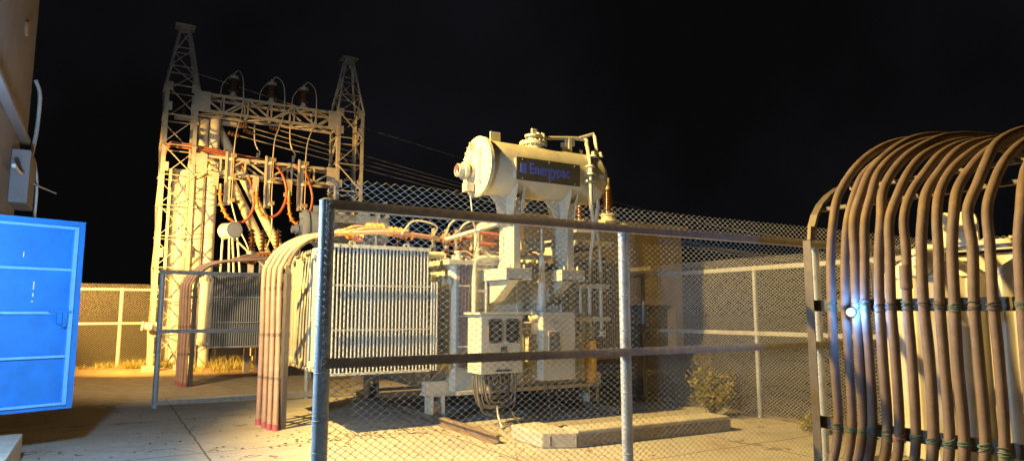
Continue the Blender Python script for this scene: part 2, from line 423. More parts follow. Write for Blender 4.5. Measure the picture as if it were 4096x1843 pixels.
# ------------------------------------------------------------------ the transformer
def radiator(parent, x0, x1, y0, y1, z0, z1, n, side):
    m = MB(); pitch = (x1 - x0) / n
    for i in range(n):
        cx = x0 + pitch * (i + 0.5); t = 0.008
        # a pressed panel: thick ridge lines with flutes on its broad faces
        m.box(cx - t, y0 + 0.01, z0 + 0.05, cx + t, y1, z1 - 0.05)
        for yy in (y0 + 0.02, y1 - 0.02):
            m.tube([(cx, yy, z0 + 0.02), (cx, yy, z1 - 0.02)], 0.0135, 6)
    for k in range(2):                  # flutes on the outermost panel
        yy = y0 + (y1 - y0) * (0.36 + 0.28 * k); xx = x0 + pitch * 0.5 - 0.011 if side < 0 else x1 - pitch * 0.5 + 0.011
        m.tube([(xx, yy, z0 + 0.08), (xx, yy, z1 - 0.08)], 0.009, 6)
    cy = (y0 + y1) / 2
    for zz in (z0 + 0.07, z1 - 0.07):   # headers
        a, b = (x0 - 0.01, x1 + 0.35) if side < 0 else (x0 - 0.35, x1 + 0.01)
        m.cyl((a, cy, zz), (b, cy, zz), 0.052, 14)
        e = a if side < 0 else b
        m.cyl((e - 0.02, cy, zz), (e + 0.02, cy, zz), 0.075, 14)
    o = m.build('radiator', M['fins'], parent)
    s = MB()
    for zz in (z0 + (z1 - z0) * 0.34, z0 + (z1 - z0) * 0.68):
        s.bar((x0, y0 - 0.008, zz), (x1, y0 - 0.008, zz), 0.012, 0.018)
    s.build('tie_bar', M['fins'], o)
    h = MB(); h.box(x0 - 0.01, y0 - 0.002, z0, x1 + 0.01, y1, z0 + 0.035); h.cut(); h.box(x0 - 0.01, y0 - 0.002, z1 - 0.05, x1 + 0.01, y1, z1)
    for xx in (x0 + 0.35, x1 - 0.25):
        h.lathe([(0.045, -0.012), (0.045, 0.012), (0.02, 0.012), (0.02, -0.012)], (xx, cy, z1 + 0.04), (0, 1, 0), 14)
    h.build_each('header_channel', M['paint'], o)
    return o


def make_transformer(label):
    T = thing('power_transformer', label, 'transformer', (5.2, 9.2, 0), 'large transformers in the fenced bays')
    A0, A1, B0, B1 = 4.45, 7.0, 9.15, 12.35
    tank = MB(); c = 0.07
    poly = [(A0 + c, B0), (A1 - c, B0), (A1, B0 + c), (A1, B1 - c), (A1 - c, B1), (A0 + c, B1), (A0, B1 - c), (A0, B0 + c)]
    tank.prism([(x, y, 0.45) for x, y in poly], (0, 0, 1.87))
    tk = tank.build('tank', M['paint'], T)
    m = MB()                            # stiffeners on the tank walls
    for yy in (9.75, 10.6, 11.5): m.box(A0 - 0.09, yy - 0.06, 0.5, A0, yy + 0.06, 2.2); m.cut(); m.box(A1, yy - 0.06, 0.5, A1 + 0.09, yy + 0.06, 2.2); m.cut()
    for xx in (5.62, 6.62): m.box(xx - 0.06, B0 - 0.07, 0.5, xx + 0.06, B0, 2.18); m.cut()
    m.build_each('stiffener', M['paint'], tk, 0.008)
    m = MB(); m.box(A0 - 0.1, B0 - 0.1, 2.322, A1 + 0.1, B1 + 0.1, 2.352); m.box(A0 - 0.1, B0 - 0.1, 2.356, A1 + 0.1, B1 + 0.1, 2.386)
    for i in range(24):
        xx = A0 - 0.02 + (A1 - A0 + 0.04) * i / 23
        for zz in (2.30, 2.386): m.cyl((xx, B0 - 0.065, zz), (xx, B0 - 0.065, zz + 0.022), 0.017, 6)
    for i in range(26):
        yy = B0 + (B1 - B0) * i / 25
        for zz in (2.30, 2.386): m.cyl((A0 - 0.065, yy, zz), (A0 - 0.065, yy, zz + 0.022), 0.017, 6)
    m.build('cover_flange', M['paint'], T)
    m = MB()
    for (xx, yy) in ((A0 + 0.15, B0 + 0.1), (A1 - 0.15, B0 + 0.1), (A0 + 0.15, B1 - 0.1), (A1 - 0.15, B1 - 0.1)):
        m.lathe([(0.07, 0), (0.07, 0.05), (0.045, 0.05), (0.045, 0.12), (0.06, 0.12), (0.06, 0.15), (0.001, 0.155)], (xx, yy, 2.386), n=14); m.cut()
    m.lathe([(0.13, 0), (0.13, 0.03), (0.09, 0.04), (0.09, 0.16), (0.12, 0.16), (0.12, 0.19), (0.001, 0.2)], (5.25, 9.45, 2.386), n=16)
    m.build_each('cover_fitting', M['paint'], T)
    # base: skid beams, jacking brackets, wheels
    m = MB(); m.box(A0 + 0.05, B0 + 0.05, 0.385, A1 - 0.05, B1 - 0.05, 0.45)
    m.box(4.1, 9.22, 0.40, 4.5, 9.42, 0.60); m.box(4.1, 12.0, 0.40, 4.5, 12.2, 0.60)
    m.prism([(4.5, 9.14, 0.395), (5.3, 9.14, 0.395), (5.3, 9.14, 0.85), (5.0, 9.14, 0.85)], (0, -0.03, 0))
    m.prism([(4.08, 9.42, 0.40), (4.7, 9.42, 0.40), (4.7, 9.42, 0.74), (4.35, 9.42, 0.74)], (0, 0.04, 0))
    m.box(6.75, 9.22, 0.40, 7.3, 9.42, 0.60); m.box(6.75, 12.0, 0.40, 7.3, 12.2, 0.60)
    m.box(4.1, 9.2, 0.385, 7.3, 9.5, 0.40); m.box(4.1, 11.95, 0.385, 7.3, 12.25, 0.40)
    m.box(4.5, 9.05, 0.40, 7.0, 9.12, 0.46)
    m.build('base_frame', M['paint'], T, 0.006)
    for (xx, yy) in ((4.27, 9.32), (4.27, 12.1), (7.12, 9.32), (7.12, 12.1)):
        w = MB()
        w.lathe([(0.001, -0.06), (0.135, -0.06), (0.135, -0.03), (0.112, -0.025), (0.112, 0.06), (0.001, 0.06)], (xx, yy, 0.212), (1, 0, 0), 24)
        wo = w.build('wheel', M['rail'], T)
        k = MB(); k.box(xx - 0.11, yy - 0.12, 0.13, xx - 0.07, yy + 0.12, 0.385); k.box(xx + 0.07, yy - 0.12, 0.13, xx + 0.11, yy + 0.12, 0.385)
        k.cyl((xx - 0.14, yy, 0.212), (xx + 0.14, yy, 0.212), 0.035, 12)
        k.build('wheel_bracket', M['paint'], wo, 0.004)
    # radiators
    for i in range(4): radiator(T, 2.6, 4.02, 9.0 + 0.62 * i, 9.59 + 0.62 * i, 0.77, 2.53, 27, -1)
    m = MB()
    for i in range(3):
        xx = 4.06 + 0.042 * i; m.box(xx - 0.009, 9.02, 0.8, xx + 0.009, 9.5, 2.02); m.tube([(xx, 9.02, 0.78), (xx, 9.02, 2.04)], 0.0155, 6)
    m.build('short_radiator', M['fins'], T)
    m = MB()                            # radiator valves on the tank side
    for yy in (9.26, 9.9, 10.54, 11.18):
        for zz in (0.84, 2.06):
            m.lathe([(0.11, 0), (0.11, 0.03), (0.06, 0.03), (0.06, 0.12), (0.1, 0.12), (0.1, 0.15), (0.001, 0.15)], (4.45, yy, zz), (-1, 0, 0), 14); m.cut()
    m.build_each('radiator_valve', M['paint'], T)
    for i in range(3): radiator(T, 7.3, 8.3, 9.75 + 0.64 * i, 10.27 + 0.64 * i, 0.77, 2.56, 19, 1)
    # conservator on its two plate columns
    cb, cz, cr, ca0, ca1 = 8.72, 3.755, 0.41, 4.66, 6.75
    m = MB(); m.lathe([(0.001, 0), (cr, 0), (cr, ca1 - ca0 - 0.02), (cr * 0.93, ca1 - ca0 + 0.05), (cr * 0.6, ca1 - ca0 + 0.1), (0.001, ca1 - ca0 + 0.12)], (ca0, cb, cz), (1, 0, 0), 56)
    for xx in (ca0 + 0.28, ca1 - 0.5, ):
        m.box(xx - 0.085, cb - 0.014, cz + cr - 0.02, xx + 0.085, cb + 0.014, cz + cr + 0.16)
    m.box(ca1 - 0.22, cb - 0.014, cz + cr - 0.02, ca1 - 0.16, cb + 0.014, cz + cr + 0.08)
    co = m.build('conservator', M['paint'], T)
    m = MB(); m.lathe([(0.001, -0.035), (cr + 0.045, -0.035), (cr + 0.045, -0.012), (cr + 0.04, -0.012), (cr + 0.04, -0.006), (cr + 0.045, -0.006), (cr + 0.045, 0.02), (cr - 0.01, 0.02)], (ca0, cb, cz), (1, 0, 0), 56, )
    for k in range(28):
        a = 2 * math.pi * k / 28; y, z = cb + (cr + 0.017) * math.cos(a), cz + (cr + 0.017) * math.sin(a)
        m.cyl((ca0 - 0.06, y, z), (ca0 + 0.05, y, z), 0.011, 6)
    m.box(ca0 - 0.13, cb + 0.05, cz + 0.24, ca0 - 0.035, cb + 0.066, cz + 0.37)
    cap = m.build('end_cap', M['paint'], co)
    m = MB(); fx = ca0 - 0.035
    for (yy, za, zb) in ((cb - 0.12, cz - 0.22, cz + 0.27), (cb + 0.16, cz + 0.06, cz + 0.2)):
        m.box(fx - 0.03, yy - 0.014, za, fx, yy + 0.014, zb)
        for k in range(9):
            z = za + (zb - za) * (k + 0.5) / 9; m.box(fx - 0.008, yy + 0.02, z - 0.006, fx, yy + 0.055, z + 0.006)
            m.cyl((fx - 0.012, yy + 0.075, z), (fx, yy + 0.075, z), 0.007, 6)
        if za < cz - 0.1: m.box(fx - 0.05, cb - 0.145, cz - 0.25, fx, cb - 0.095, cz - 0.215)
        m.cut()
    m.build_each('sight_glass', M['paint'], cap)
    m = MB(); gy, gz = cb + 0.16, cz - 0.05
    m.lathe([(0.13, 0), (0.13, 0.05), (0.10, 0.05), (0.10, 0.10), (0.135, 0.10), (0.135, 0.15), (0.10, 0.155), (0.10, 0.24), (0.09, 0.25), (0.085, 0.235), (0.001, 0.235)], (fx, gy, gz), (-1, 0, 0), 26)
    m.box(fx - 0.14, gy - 0.13, gz - 0.32, fx - 0.02, gy + 0.03, gz - 0.19)
    lg = m.build('level_gauge', M['galv'], cap)
    MB().lathe([(0.001, 0), (0.082, 0)], (fx - 0.237, gy, gz), (-1, 0, 0), 22).build('dial', M['darkglass'], lg)
    m = MB(); q = []
    for k in range(9):
        a = R(20) + R(120) * k / 8; q.append((fx - 0.239, gy + 0.07 * math.cos(a), gz + 0.07 * math.sin(a)))
    q.append((fx - 0.239, gy, gz)); m.prism(q, (-0.002, 0, 0)); m.build('red_scale', M['redink'], lg)
    m = MB(); m.prism([(fx - 0.242, gy - 0.008, gz), (fx - 0.242, gy - 0.04, gz - 0.06), (fx - 0.242, gy + 0.01, gz - 0.07), (fx - 0.242, gy + 0.012, gz)], (-0.002, 0, 0)); m.build('needle', M['whiteink'], lg)
    m = MB(); m.tube(smooth_path([(fx - 0.06, gy - 0.06, gz - 0.3), (fx - 0.05, gy - 0.08, cz - 0.5), (fx - 0.02, gy - 0.1, cz - 0.8), (fx + 0.1, gy, 2.7), (fx + 0.25, gy + 0.4, 2.45)]), 0.012, 8)
    m.build('gauge_cable', M['galv'], cap)
    # nameplate with lettering
    pb = cb - cr - 0.035; x0, x1, z0, z1 = P(2066, 680, 8.28).x, P(2318, 680, 8.28).x, 3.53, 3.87
    m = MB(); m.box(x0, pb - 0.006, z0, x1, pb + 0.006, z1)
    npl = m.build('nameplate', M['plate'], co)
    m = MB()
    for xx in (x0 - 0.01, x1 - 0.03): m.box(xx, pb + 0.007, z0 + 0.02, xx + 0.04, pb + 0.07, z1 - 0.02); m.cut()
    m.build_each('plate_bracket', M['paint'], npl)
    m = MB()
    for xx in (x0 + 0.1, (x0 + x1) / 2, x1 - 0.1):
        for zz in (z0 + 0.03, z1 - 0.03): m.cyl((xx, pb - 0.02, zz), (xx, pb - 0.006, zz), 0.012, 8); m.cut()
    m.build_each('plate_bolt', M['brass'], npl)
    text_mesh('Energypac', 0.225, M['blueink'], 'lettering', npl, (x0 + 0.215, pb - 0.008, z0 + 0.115), (1, 0, 0), (0, 0, 1), 0.002, 0.005, 0.80)
    m = MB(); lx = x0 + 0.05
    m.prism([(lx, pb - 0.010, z0 + 0.11), (lx + 0.115, pb - 0.010, z0 + 0.11), (lx + 0.115, pb - 0.010, z0 + 0.25), (lx + 0.02, pb - 0.010, z0 + 0.25)], (0, 0.003, 0))
    for k in range(2): m.box(lx + 0.03 + k * 0.04, pb - 0.011, z0 + 0.10, lx + 0.045 + k * 0.04, pb - 0.008, z0 + 0.26)
    m.build('emblem', M['blueink'], npl)
    # manhole, valve and pipes on top
    mh = 5.63
    m = MB(); m.lathe([(0.17, -0.08), (0.17, 0.03), (0.22, 0.035), (0.22, 0.055), (0.213, 0.057), (0.213, 0.061), (0.22, 0.063), (0.22, 0.083), (0.05, 0.088), (0.05, 0.12)], (mh, cb, cz + cr), n=28)
    for k in range(16):
        a = k * math.pi / 8; m.cyl((mh + 0.192 * math.cos(a), cb + 0.192 * math.sin(a), cz + cr + 0.015), (mh + 0.192 * math.cos(a), cb + 0.192 * math.sin(a), cz + cr + 0.105), 0.013, 6)
    m.build('manhole', M['paint'], co)
    m = MB(); vz = cz + cr + 0.09
    m.lathe([(0.10, 0), (0.10, 0.03), (0.07, 0.03), (0.07, 0.08), (0.12, 0.08), (0.12, 0.11), (0.001, 0.12)], (mh - 0.02, cb, vz), n=16)
    m.lathe([(0.001, -0.05), (0.085, -0.05), (0.085, -0.02), (0.05, -0.02), (0.05, 0.04), (0.085, 0.04), (0.085, 0.07), (0.001, 0.07)], (mh + 0.1, cb, vz + 0.09), (1, 0, 0), 16)
    m.box(mh - 0.03, cb - 0.02, vz + 0.08, mh + 0.05, cb + 0.02, vz + 0.22)
    m.build('valve', M['paint'], co)
    zt = vz + 0.09; pr = 0.032
    q0 = P(2330, 556, cb)
    m = MB(); m.tube(smooth_path([(mh + 0.15, cb, zt), q0, P(2347, 580, 8.62), P(2358, 640, 8.4), P(2362, 720, 8.27), P(2364, 810, 8.27), P(2372, 880, 8.34), P(2372, 950, 8.5), P(2364, 1010, 8.65), (6.70, cb, 2.2), (6.70, cb, 1.25)], 4), pr, 10)
    m.tube([q0 - Vector((0.06, 0, 0)), P(2372, 536, cb), P(2380, 552, cb - 0.05), P(2391, 640, 8.55), P(2392, 830, 8.5), P(2382, 900, 8.55), P(2396, 960, 8.66), (6.93, cb, 2.3), (6.93, cb, 1.25)], pr, 10)
    m.tube([(6.45, cb + 0.25, 2.35), (6.52, cb, 2.2), (6.52, cb, 1.25)], pr * 0.9, 10)
    pp = m.build('breather_pipe', M['paint'], T)
    m = MB(); m.box(6.3, cb - 0.03, cz + cr, 6.36, cb + 0.03, zt + 0.07); m.box(6.24, cb - 0.02, zt - 0.05, 6.42, cb + 0.02, zt + 0.06)
    m.cut()
    for zz in (2.02, 1.50): m.cut(); m.box(6.40, cb - 0.06, zz - 0.035, 7.06, cb - 0.045, zz + 0.035); m.box(6.40, cb - 0.06, zz + 0.03, 7.06, cb + 0.1, zz + 0.035)
    for (xx, yy, zz) in (tuple(P(2363, 700, 8.27)), tuple(P(2392, 700, 8.53))):
        m.cut(); m.lathe([(0.075, 0), (0.075, 0.025), (0.04, 0.03), (0.04, 0.12), (0.075, 0.125), (0.075, 0.15)], (xx, yy, zz), n=12); m.box(xx - 0.1, yy - 0.05, zz - 0.12, xx + 0.06, yy + 0.05, zz - 0.09)
        m.lathe([(0.06, 0), (0.06, 0.02), (0.03, 0.03), (0.03, 0.08)], (xx + 0.06, yy, zz + 0.3), n=12)
    m.build_each('pipe_clamp', M['paint'], pp)
    m = MB()
    for xx, yy in ((6.50, cb), (6.70, cb), (6.93, cb)):
        m.cut(); m.lathe([(0.045, -0.06), (0.075, -0.055), (0.075, -0.03), (0.05, -0.03), (0.05, 0), (0.075, 0), (0.075, 0.025), (0.04, 0.03)], (xx, yy, 1.28), n=12)
        for k in range(4):
            a = k * math.pi / 2 + 0.6; m.cyl((xx + 0.062 * math.cos(a), yy + 0.062 * math.sin(a), 1.22), (xx + 0.062 * math.cos(a), yy + 0.062 * math.sin(a), 1.34), 0.008, 6)
    m.build_each('pipe_flange', M['paint'], pp)
    m = MB(); m.lathe([(0.001, 0), (0.07, 0), (0.07, 0.07), (0.105, 0.075), (0.105, 0.1), (0.10, 0.10), (0.10, 0.62), (0.112, 0.625), (0.112, 0.655), (0.04, 0.66), (0.04, 0.72)], (6.70, cb, 0.51), n=22)
    m.build('silica_breather', M['amber'], T)
    # columns, saddles and brackets under the conservator
    for xa, xb, br in ((5.15, 5.27, 1), (6.13, 6.25, 1)):
        m = MB(); m.box(xa, 8.52, 2.25, xb, 8.95, 3.32)
        m.build('column', M['paint'], T, 0.006)
        m = MB()
        m.prism([(xa - 0.33, 8.70, 3.36), (xb + 0.20, 8.70, 3.36), (xb, 8.70, 3.02), (xa, 8.70, 3.02)], (0, 0.02, 0))
        m.prism([(xa - 0.006, 8.36, 3.50), (xa - 0.006, 9.1, 3.50), (xa - 0.006, 8.955, 3.02), (xa - 0.006, 8.515, 3.02)], (-0.016, 0, 0))
        m.prism([(xb + 0.006, 8.40, 3.46), (xb + 0.006, 9.06, 3.46), (xb + 0.006, 8.955, 3.08), (xb + 0.006, 8.515, 3.08)], (0.016, 0, 0))
        m.box(xa - 0.1, 8.50, 2.975, xb + 0.1, 8.97, 2.995); m.box(xa - 0.1, 8.50, 2.945, xb + 0.1, 8.97, 2.965)
        for yy in (8.56, 8.9): m.cyl((xa - 0.05, yy, 2.90), (xa - 0.05, yy, 3.05), 0.022, 8); m.cyl((xb + 0.05, yy, 2.90), (xb + 0.05, yy, 3.05), 0.022, 8)
        m.build('saddle', M['paint'], T)
        m = MB(); m.box(xa - 0.2, 8.40, 2.18, xb + 0.12, 9.15, 2.25)
        m.box(xa - 0.2, 8.40, 2.08, xa - 0.17, 9.15, 2.178); m.box(xb + 0.09, 8.40, 2.08, xb + 0.12, 9.15, 2.178)
        m.box(xa - 0.165, 8.40, 2.1, xb + 0.085, 8.415, 2.178)
        m.prism([(xa - 0.1, 8.45, 2.08), (xa - 0.1, 9.14, 2.08), (xa - 0.1, 9.14, 1.72), (xa - 0.1, 8.92, 1.78)], (0.16, 0, 0))
        for yy in (8.5, 8.8): m.cyl((xa - 0.08, yy, 2.25), (xa - 0.08, yy, 2.31), 0.02, 8); m.cyl((xb + 0.05, yy, 2.25), (xb + 0.05, yy, 2.31), 0.02, 8)
        m.build('bracket', M['paint'], T, 0.004)
    # relay and pipe between conservator and cover
    m = MB(); m.lathe([(0.001, -0.02), (0.12, -0.02), (0.12, 0.02), (0.085, 0.02), (0.085, 0.3), (0.12, 0.3), (0.12, 0.34), (0.04, 0.34), (0.04, 0.7)], (5.62, 9.0, 2.62), (0.72, 0.05, 0.1), 20)
    m.box(5.45, 8.85, 2.44, 6.05, 9.12, 2.50); m.box(5.65, 8.92, 2.68, 5.8, 9.05, 2.8)
    m.lathe([(0.10, 0), (0.10, 0.03), (0.06, 0.03), (0.06, 0.06)], (6.15, 8.98, 2.68), (0.7, -0.7, 0), 16)
    m.build('oil_relay', M['paint'], T)
    m = MB(); m.tube(smooth_path([(5.22, 9.8, 2.386), (5.22, 9.8, 2.85), (5.24, 9.8, 2.98), (5.36, 9.7, 3.08), (5.5, 9.5, 3.12), (5.6, 9.2, 3.2), (5.62, 8.9, 3.36)], 5), 0.055, 12)
    m.lathe([(0.1, 0), (0.1, 0.03), (0.055, 0.03)], (5.22, 9.8, 2.386), n=14)
    m.build('oil_pipe', M['paint'], T)
    m = MB()
    for dx in (0.0, 0.07): m.bar((4.55 + dx, 9.6, 2.75), (5.25 + dx, 8.6, 3.02), 0.04, 0.04)
    m.build('stay', M['paint'], T)
    # control cabinets on the front
    m = MB(); m.box(4.58, 8.47, 0.74, 5.27, 8.88, 1.57); m.box(4.72, 8.882, 0.9, 5.1, 9.15, 1.4)
    cb1 = m.build('marshalling_cabinet', M['paint'], T, 0.008)
    MB().box(4.53, 8.42, 1.573, 5.32, 8.93, 1.605).build('canopy', M['paint'], cb1, 0.004)
    for xx in (4.70, 4.985):
        fm = MB(); wz0, wz1, w = 1.18, 1.50, 0.225
        pts = []
        for (cx2, cz2, a0) in ((xx + w - 0.05, wz1 - 0.05, 0), (xx + 0.05, wz1 - 0.05, 90), (xx + 0.05, wz0 + 0.05, 180), (xx + w - 0.05, wz0 + 0.05, 270)):
            for k in range(5):
                a = R(a0 + 22.5 * k); pts.append(Vector((cx2 + 0.05 * math.cos(a), 8.462, cz2 + 0.05 * math.sin(a))))
        fm.tube(pts + [pts[0]], 0.012, 6, False)
        wo = fm.build('window', M['plate'], cb1)
        MB().prism([p + Vector((0, 0.004, 0)) for p in pts], (0, -0.004, 0)).build('pane', M['darkglass'], wo)
        gm = MB(); gm.lathe([(0.001, 0), (0.06, 0)], (xx + w / 2, 8.4605, wz1 - 0.11), (0, -1, 0), 20); gm.box(xx + 0.06, 8.4605, wz0 + 0.04, xx + w - 0.06, 8.4615, wz0 + 0.10)
        gm.build('dial', mat('dim_dial_face', (0.075, 0.065, 0.045), 0.4, 0, 0.2, 30, 0.0), wo)
    MB().box(4.90, 8.462, 1.03, 5.01, 8.468, 1.12).build('label_plate', M['plate'], cb1)
    m = MB(); m.cyl((5.205, 8.43, 1.18), (5.205, 8.47, 1.18), 0.032, 12); m.box(5.228, 8.44, 1.0, 5.242, 8.468, 1.2)
    m.build('handle', M['brass'], cb1)
    m = MB(); m.box(4.82, 8.45, 0.775, 5.07, 8.47, 0.795); m.build('vent_slot', M['dark'], cb1)
    m = MB(); m.box(5.62, 8.47, 0.60, 6.23, 8.83, 1.62); m.box(5.7, 8.832, 0.8, 6.1, 9.15, 1.4)
    cb2 = m.build('drive_cabinet', M['paint'], T, 0.018)
    m = MB(); m.box(5.715, 8.458, 0.98, 5.945, 8.466, 1.33); wn = m.build('window', M['whiteink'], cb2, 0.003)
    m = MB(); m.box(5.73, 8.452, 0.995, 5.93, 8.457, 1.315); m.build('pane', mat('cloudy_pane', (0.20, 0.195, 0.18), 0.15, 0, 0.5, 9, 0.0), wn)
    m = MB(); m.box(5.735, 8.447, 1.135, 5.925, 8.451, 1.147)
    for (xx, zz) in ((5.75, 1.19), (5.85, 1.20), (5.75, 1.02)): m.box(xx, 8.447, zz, xx + 0.05, 8.451, zz + 0.07)
    m.build('indicator', M['plate'], wn)
    m = MB(); m.box(5.765, 8.447, 1.255, 5.785, 8.451, 1.31); m.build('red_mark', M['redink'], wn)
    text_mesh('MR', 0.085, M['galv'], 'lettering', cb2, (5.79, 8.464, 1.425), (1, 0, 0), (0, 0, 1), 0.003, 0.004, 0.8)
    m = MB(); m.lathe([(0.001, 0), (0.075, 0), (0.075, 0.03), (0.05, 0.03), (0.05, 0.12), (0.07, 0.12), (0.07, 0.15), (0.001, 0.15)], (5.52, 8.66, 1.48), (0.6, -0.3, 0.35), 16)
    m.box(5.50, 8.6, 1.28, 5.63, 8.8, 1.46); m.cyl((5.40, 8.66, 1.36), (5.55, 8.66, 1.36), 0.022, 10); m.cyl((5.56, 8.6, 1.6), (5.56, 8.78, 1.6), 0.04, 12); 
    m.build('drive_gear', M['paint'], cb2)
    m = MB(); m.tube([(5.78, 8.72, 1.62), (5.78, 8.72, 1.72), (5.78, 8.72, 2.22), (5.78, 8.72, 2.46)], [0.085, 0.075, 0.05, 0.045], 16); m.cyl((5.78, 8.72, 2.23), (5.78, 8.72, 2.25), 0.054, 16); m.cyl((5.78, 8.72, 2.46), (5.78, 8.72, 2.9), 0.02, 8)
    m.build('drive_shaft_tube', M['pale'], T)
    # cable trunking on the tank front
    m = MB(); m.tube(smooth_path([(4.79, 9.08, 1.60), (4.79, 9.08, 2.25), (4.80, 9.08, 2.36), (4.9, 9.06, 2.43), (5.3, 9.04, 2.44)], 4), 0.04, 10); m.tube([(4.99, 9.08, 1.6), (4.99, 9.08, 2.28)], 0.026, 8)
    m.bar((4.80, 9.07, 1.93), (5.0, 9.07, 1.93), 0.02, 0.035); m.bar((4.80, 9.07, 2.26), (5.0, 9.07, 2.26), 0.02, 0.035)
    m.build('conduit', M['paint'], T)
    m = MB()
    for k in range(7):
        xx = 4.545 + 0.026 * k; m.tube([(xx, 9.1 + 0.01 * (k % 2), 2.36), (xx, 9.10, 0.8)], 0.014, 6)
    m.build('cable_bundle', mat('purple_grey_cable', (0.16, 0.12, 0.12), 0.55, 0, 0.3, 12, 0.0), T)
    m = MB()
    for zz in (2.0, 1.55, 1.1, 0.9): m.box(4.525, 9.075, zz - 0.012, 4.725, 9.085, zz + 0.012); m.cut()
    m.build_each('bundle_tie', M['paint'], T)
    # right tank-side stiffener pipes seen under the brackets
    m = MB()
    for xx in (6.42, 6.62, 6.80): m.tube([(xx, 9.12, 1.2), (xx, 9.12, 2.05)], 0.025, 8)
    m.bar((6.0, 9.08, 2.02), (6.95, 9.08, 2.02), 0.05, 0.07)
    m.build('guard_rail', M['paint'], T)
    # low-voltage bushings in a row, high-voltage bushings on the right
    for xx in (4.74, 4.98, 5.18, 5.48, 5.68): bushing(T, xx, 10.5, 2.43, 0.26, 0.055, 0.115, 4, 0.26)
    for q in (P(2432, 858, 9.6), P(2319, 884, 10.6)):
        xx, yy = q.x, q.y; bushing(T, xx, yy, q.z, 0.46, 0.07, 0.125, 8, 0.14, taper=0.72)
        m = MB(); m.lathe([(0.2, -0.14), (0.2, -0.11), (0.13, -0.10), (0.12, -0.03), (0.16, -0.02), (0.16, -0.005)], (xx, yy, q.z), n=16); m.box(xx - 0.2, yy - 0.17, q.z - 0.24, xx + 0.2, yy + 0.17, q.z - 0.145)
        m.build('turret', M['paint'], T)
    m = MB(); m.box(6.6, 9.5, 2.39, 6.95, 11.2, 2.855); m.box(6.952, 9.4, 2.75, 7.75, 11.1, 2.852)
    m.build('turret_box', M['paint'], T, 0.01)
    m = MB()
    m.tube(smooth_path([(4.05, 10.2, 2.85), (4.3, 10.3, 3.1), (4.7, 10.3, 3.05), (4.75, 10.5, 2.9)], 6), 0.018, 8)
    m.cut(); m.tube(smooth_path([(4.98, 10.5, 2.92), (5.02, 10.3, 3.15), (5.35, 9.9, 3.25), (5.5, 9.6, 3.2)], 6), 0.018, 8)
    m.cut(); m.tube(smooth_path([(5.18, 10.5, 2.92), (5.25, 10.3, 3.12), (5.45, 9.9, 3.2)], 6), 0.018, 8)
    m.build_each('jumper', M['aluwire'], T)
    m = MB()
    for k in range(26):
        xx = random.uniform(4.5, 6.4); yy = random.uniform(9.2, 9.9); h = random.uniform(0.04, 0.16); r = random.uniform(0.02, 0.06)
        m.lathe([(r, 0), (r, h * 0.4), (r * 0.6, h * 0.45), (r * 0.6, h), (0.001, h)], (xx, yy, 2.386), n=8); m.cut()
    for k in range(5): m.tube(smooth_path([(4.6 + 0.3 * k, 9.3, 2.45), (4.75 + 0.3 * k, 9.35, 2.55 + 0.05 * (k % 2)), (4.95 + 0.3 * k, 9.3, 2.45)], 5), 0.012, 6); m.cut()
    m.build_each('cover_fitting', M['paint'], T)
    # hanging control cables under the left cabinet
    m = MB()
    for k in range(20):
        t = k / 19; xa = 4.60 + 0.30 * t * random.uniform(0.8, 1.1); xb = 5.26 - 0.34 * t * random.uniform(0.8, 1.1); zl = 0.17 + 0.42 * t + random.uniform(-0.02, 0.05); y = 8.5 + random.uniform(0, 0.3)
        mx = (xa + xb) / 2 + random.uniform(-0.03, 0.03)
        m.tube(smooth_path([(xa, y, 0.76), (xa + 0.01, y - 0.02, zl + 0.28), (xa * 0.55 + mx * 0.45 - 0.05, y - 0.03, zl + 0.05), (mx, y - 0.03, zl), (xb * 0.55 + mx * 0.45 + 0.05, y - 0.03, zl + 0.06), (xb - 0.01, y, zl + 0.3), (xb, y, 0.76)], 5), random.choice((0.009, 0.011, 0.013)), 6); m.cut()
    m.build_each('hanging_cable', mat('drab_control_cable', (0.13, 0.11, 0.08), 0.5, 0, 0.5, 3, 0.0), T)
    m = MB(); m.tube(smooth_path([(4.86, 8.5, 0.3), (4.86, 8.46, 0.15), (4.83, 8.3, 0.02)], 5), 0.016, 8); m.build('earth_lead', M['aluwire'], T)
    m = MB()
    m.tube(smooth_path([(5.06, 8.6, 0.5), (5.1, 8.55, 0.25), (5.12, 8.2, 0.03), (5.4, 7.95, 0.02), (5.7, 8.0, 0.02)], 6), 0.014, 8)
    m.cut(); m.tube(smooth_path([(5.78, 8.6, 0.6), (5.80, 8.58, 0.3), (5.83, 8.5, 0.02)], 6), 0.012, 8)
    m.cut(); m.tube(smooth_path([(5.95, 8.6, 0.6), (5.96, 8.58, 0.3), (6.0, 8.5, 0.02)], 6), 0.010, 8)
    m.build_each('ground_cable', M['black'], T)
    return T


TR1 = make_transformer('nearest large transformer with a fat oil drum on columns, behind the near fence')
TR2 = copy_tree(TR1, shift=(-0.42, 8.55, 0), label='farther transformer whose drum and radiators show behind the salmon cables and blue post')


# ------------------------------------------------------------------ steel rails under the transformer, curb, bush
def isect(y0, y1, x, label):
    m = MB(); m.box(x - 0.07, y0, 0.0, x + 0.07, y1, 0.016); m.box(x - 0.012, y0, 0.016, x + 0.012, y1, 0.085); m.box(x - 0.045, y0, 0.085, x + 0.045, y1, 0.105)
    return tag(m.build('steel_rail', M['rail'], None, 0.003, loc=(x, y0, 0)), label, 'rail', 'steel rails under the transformer')


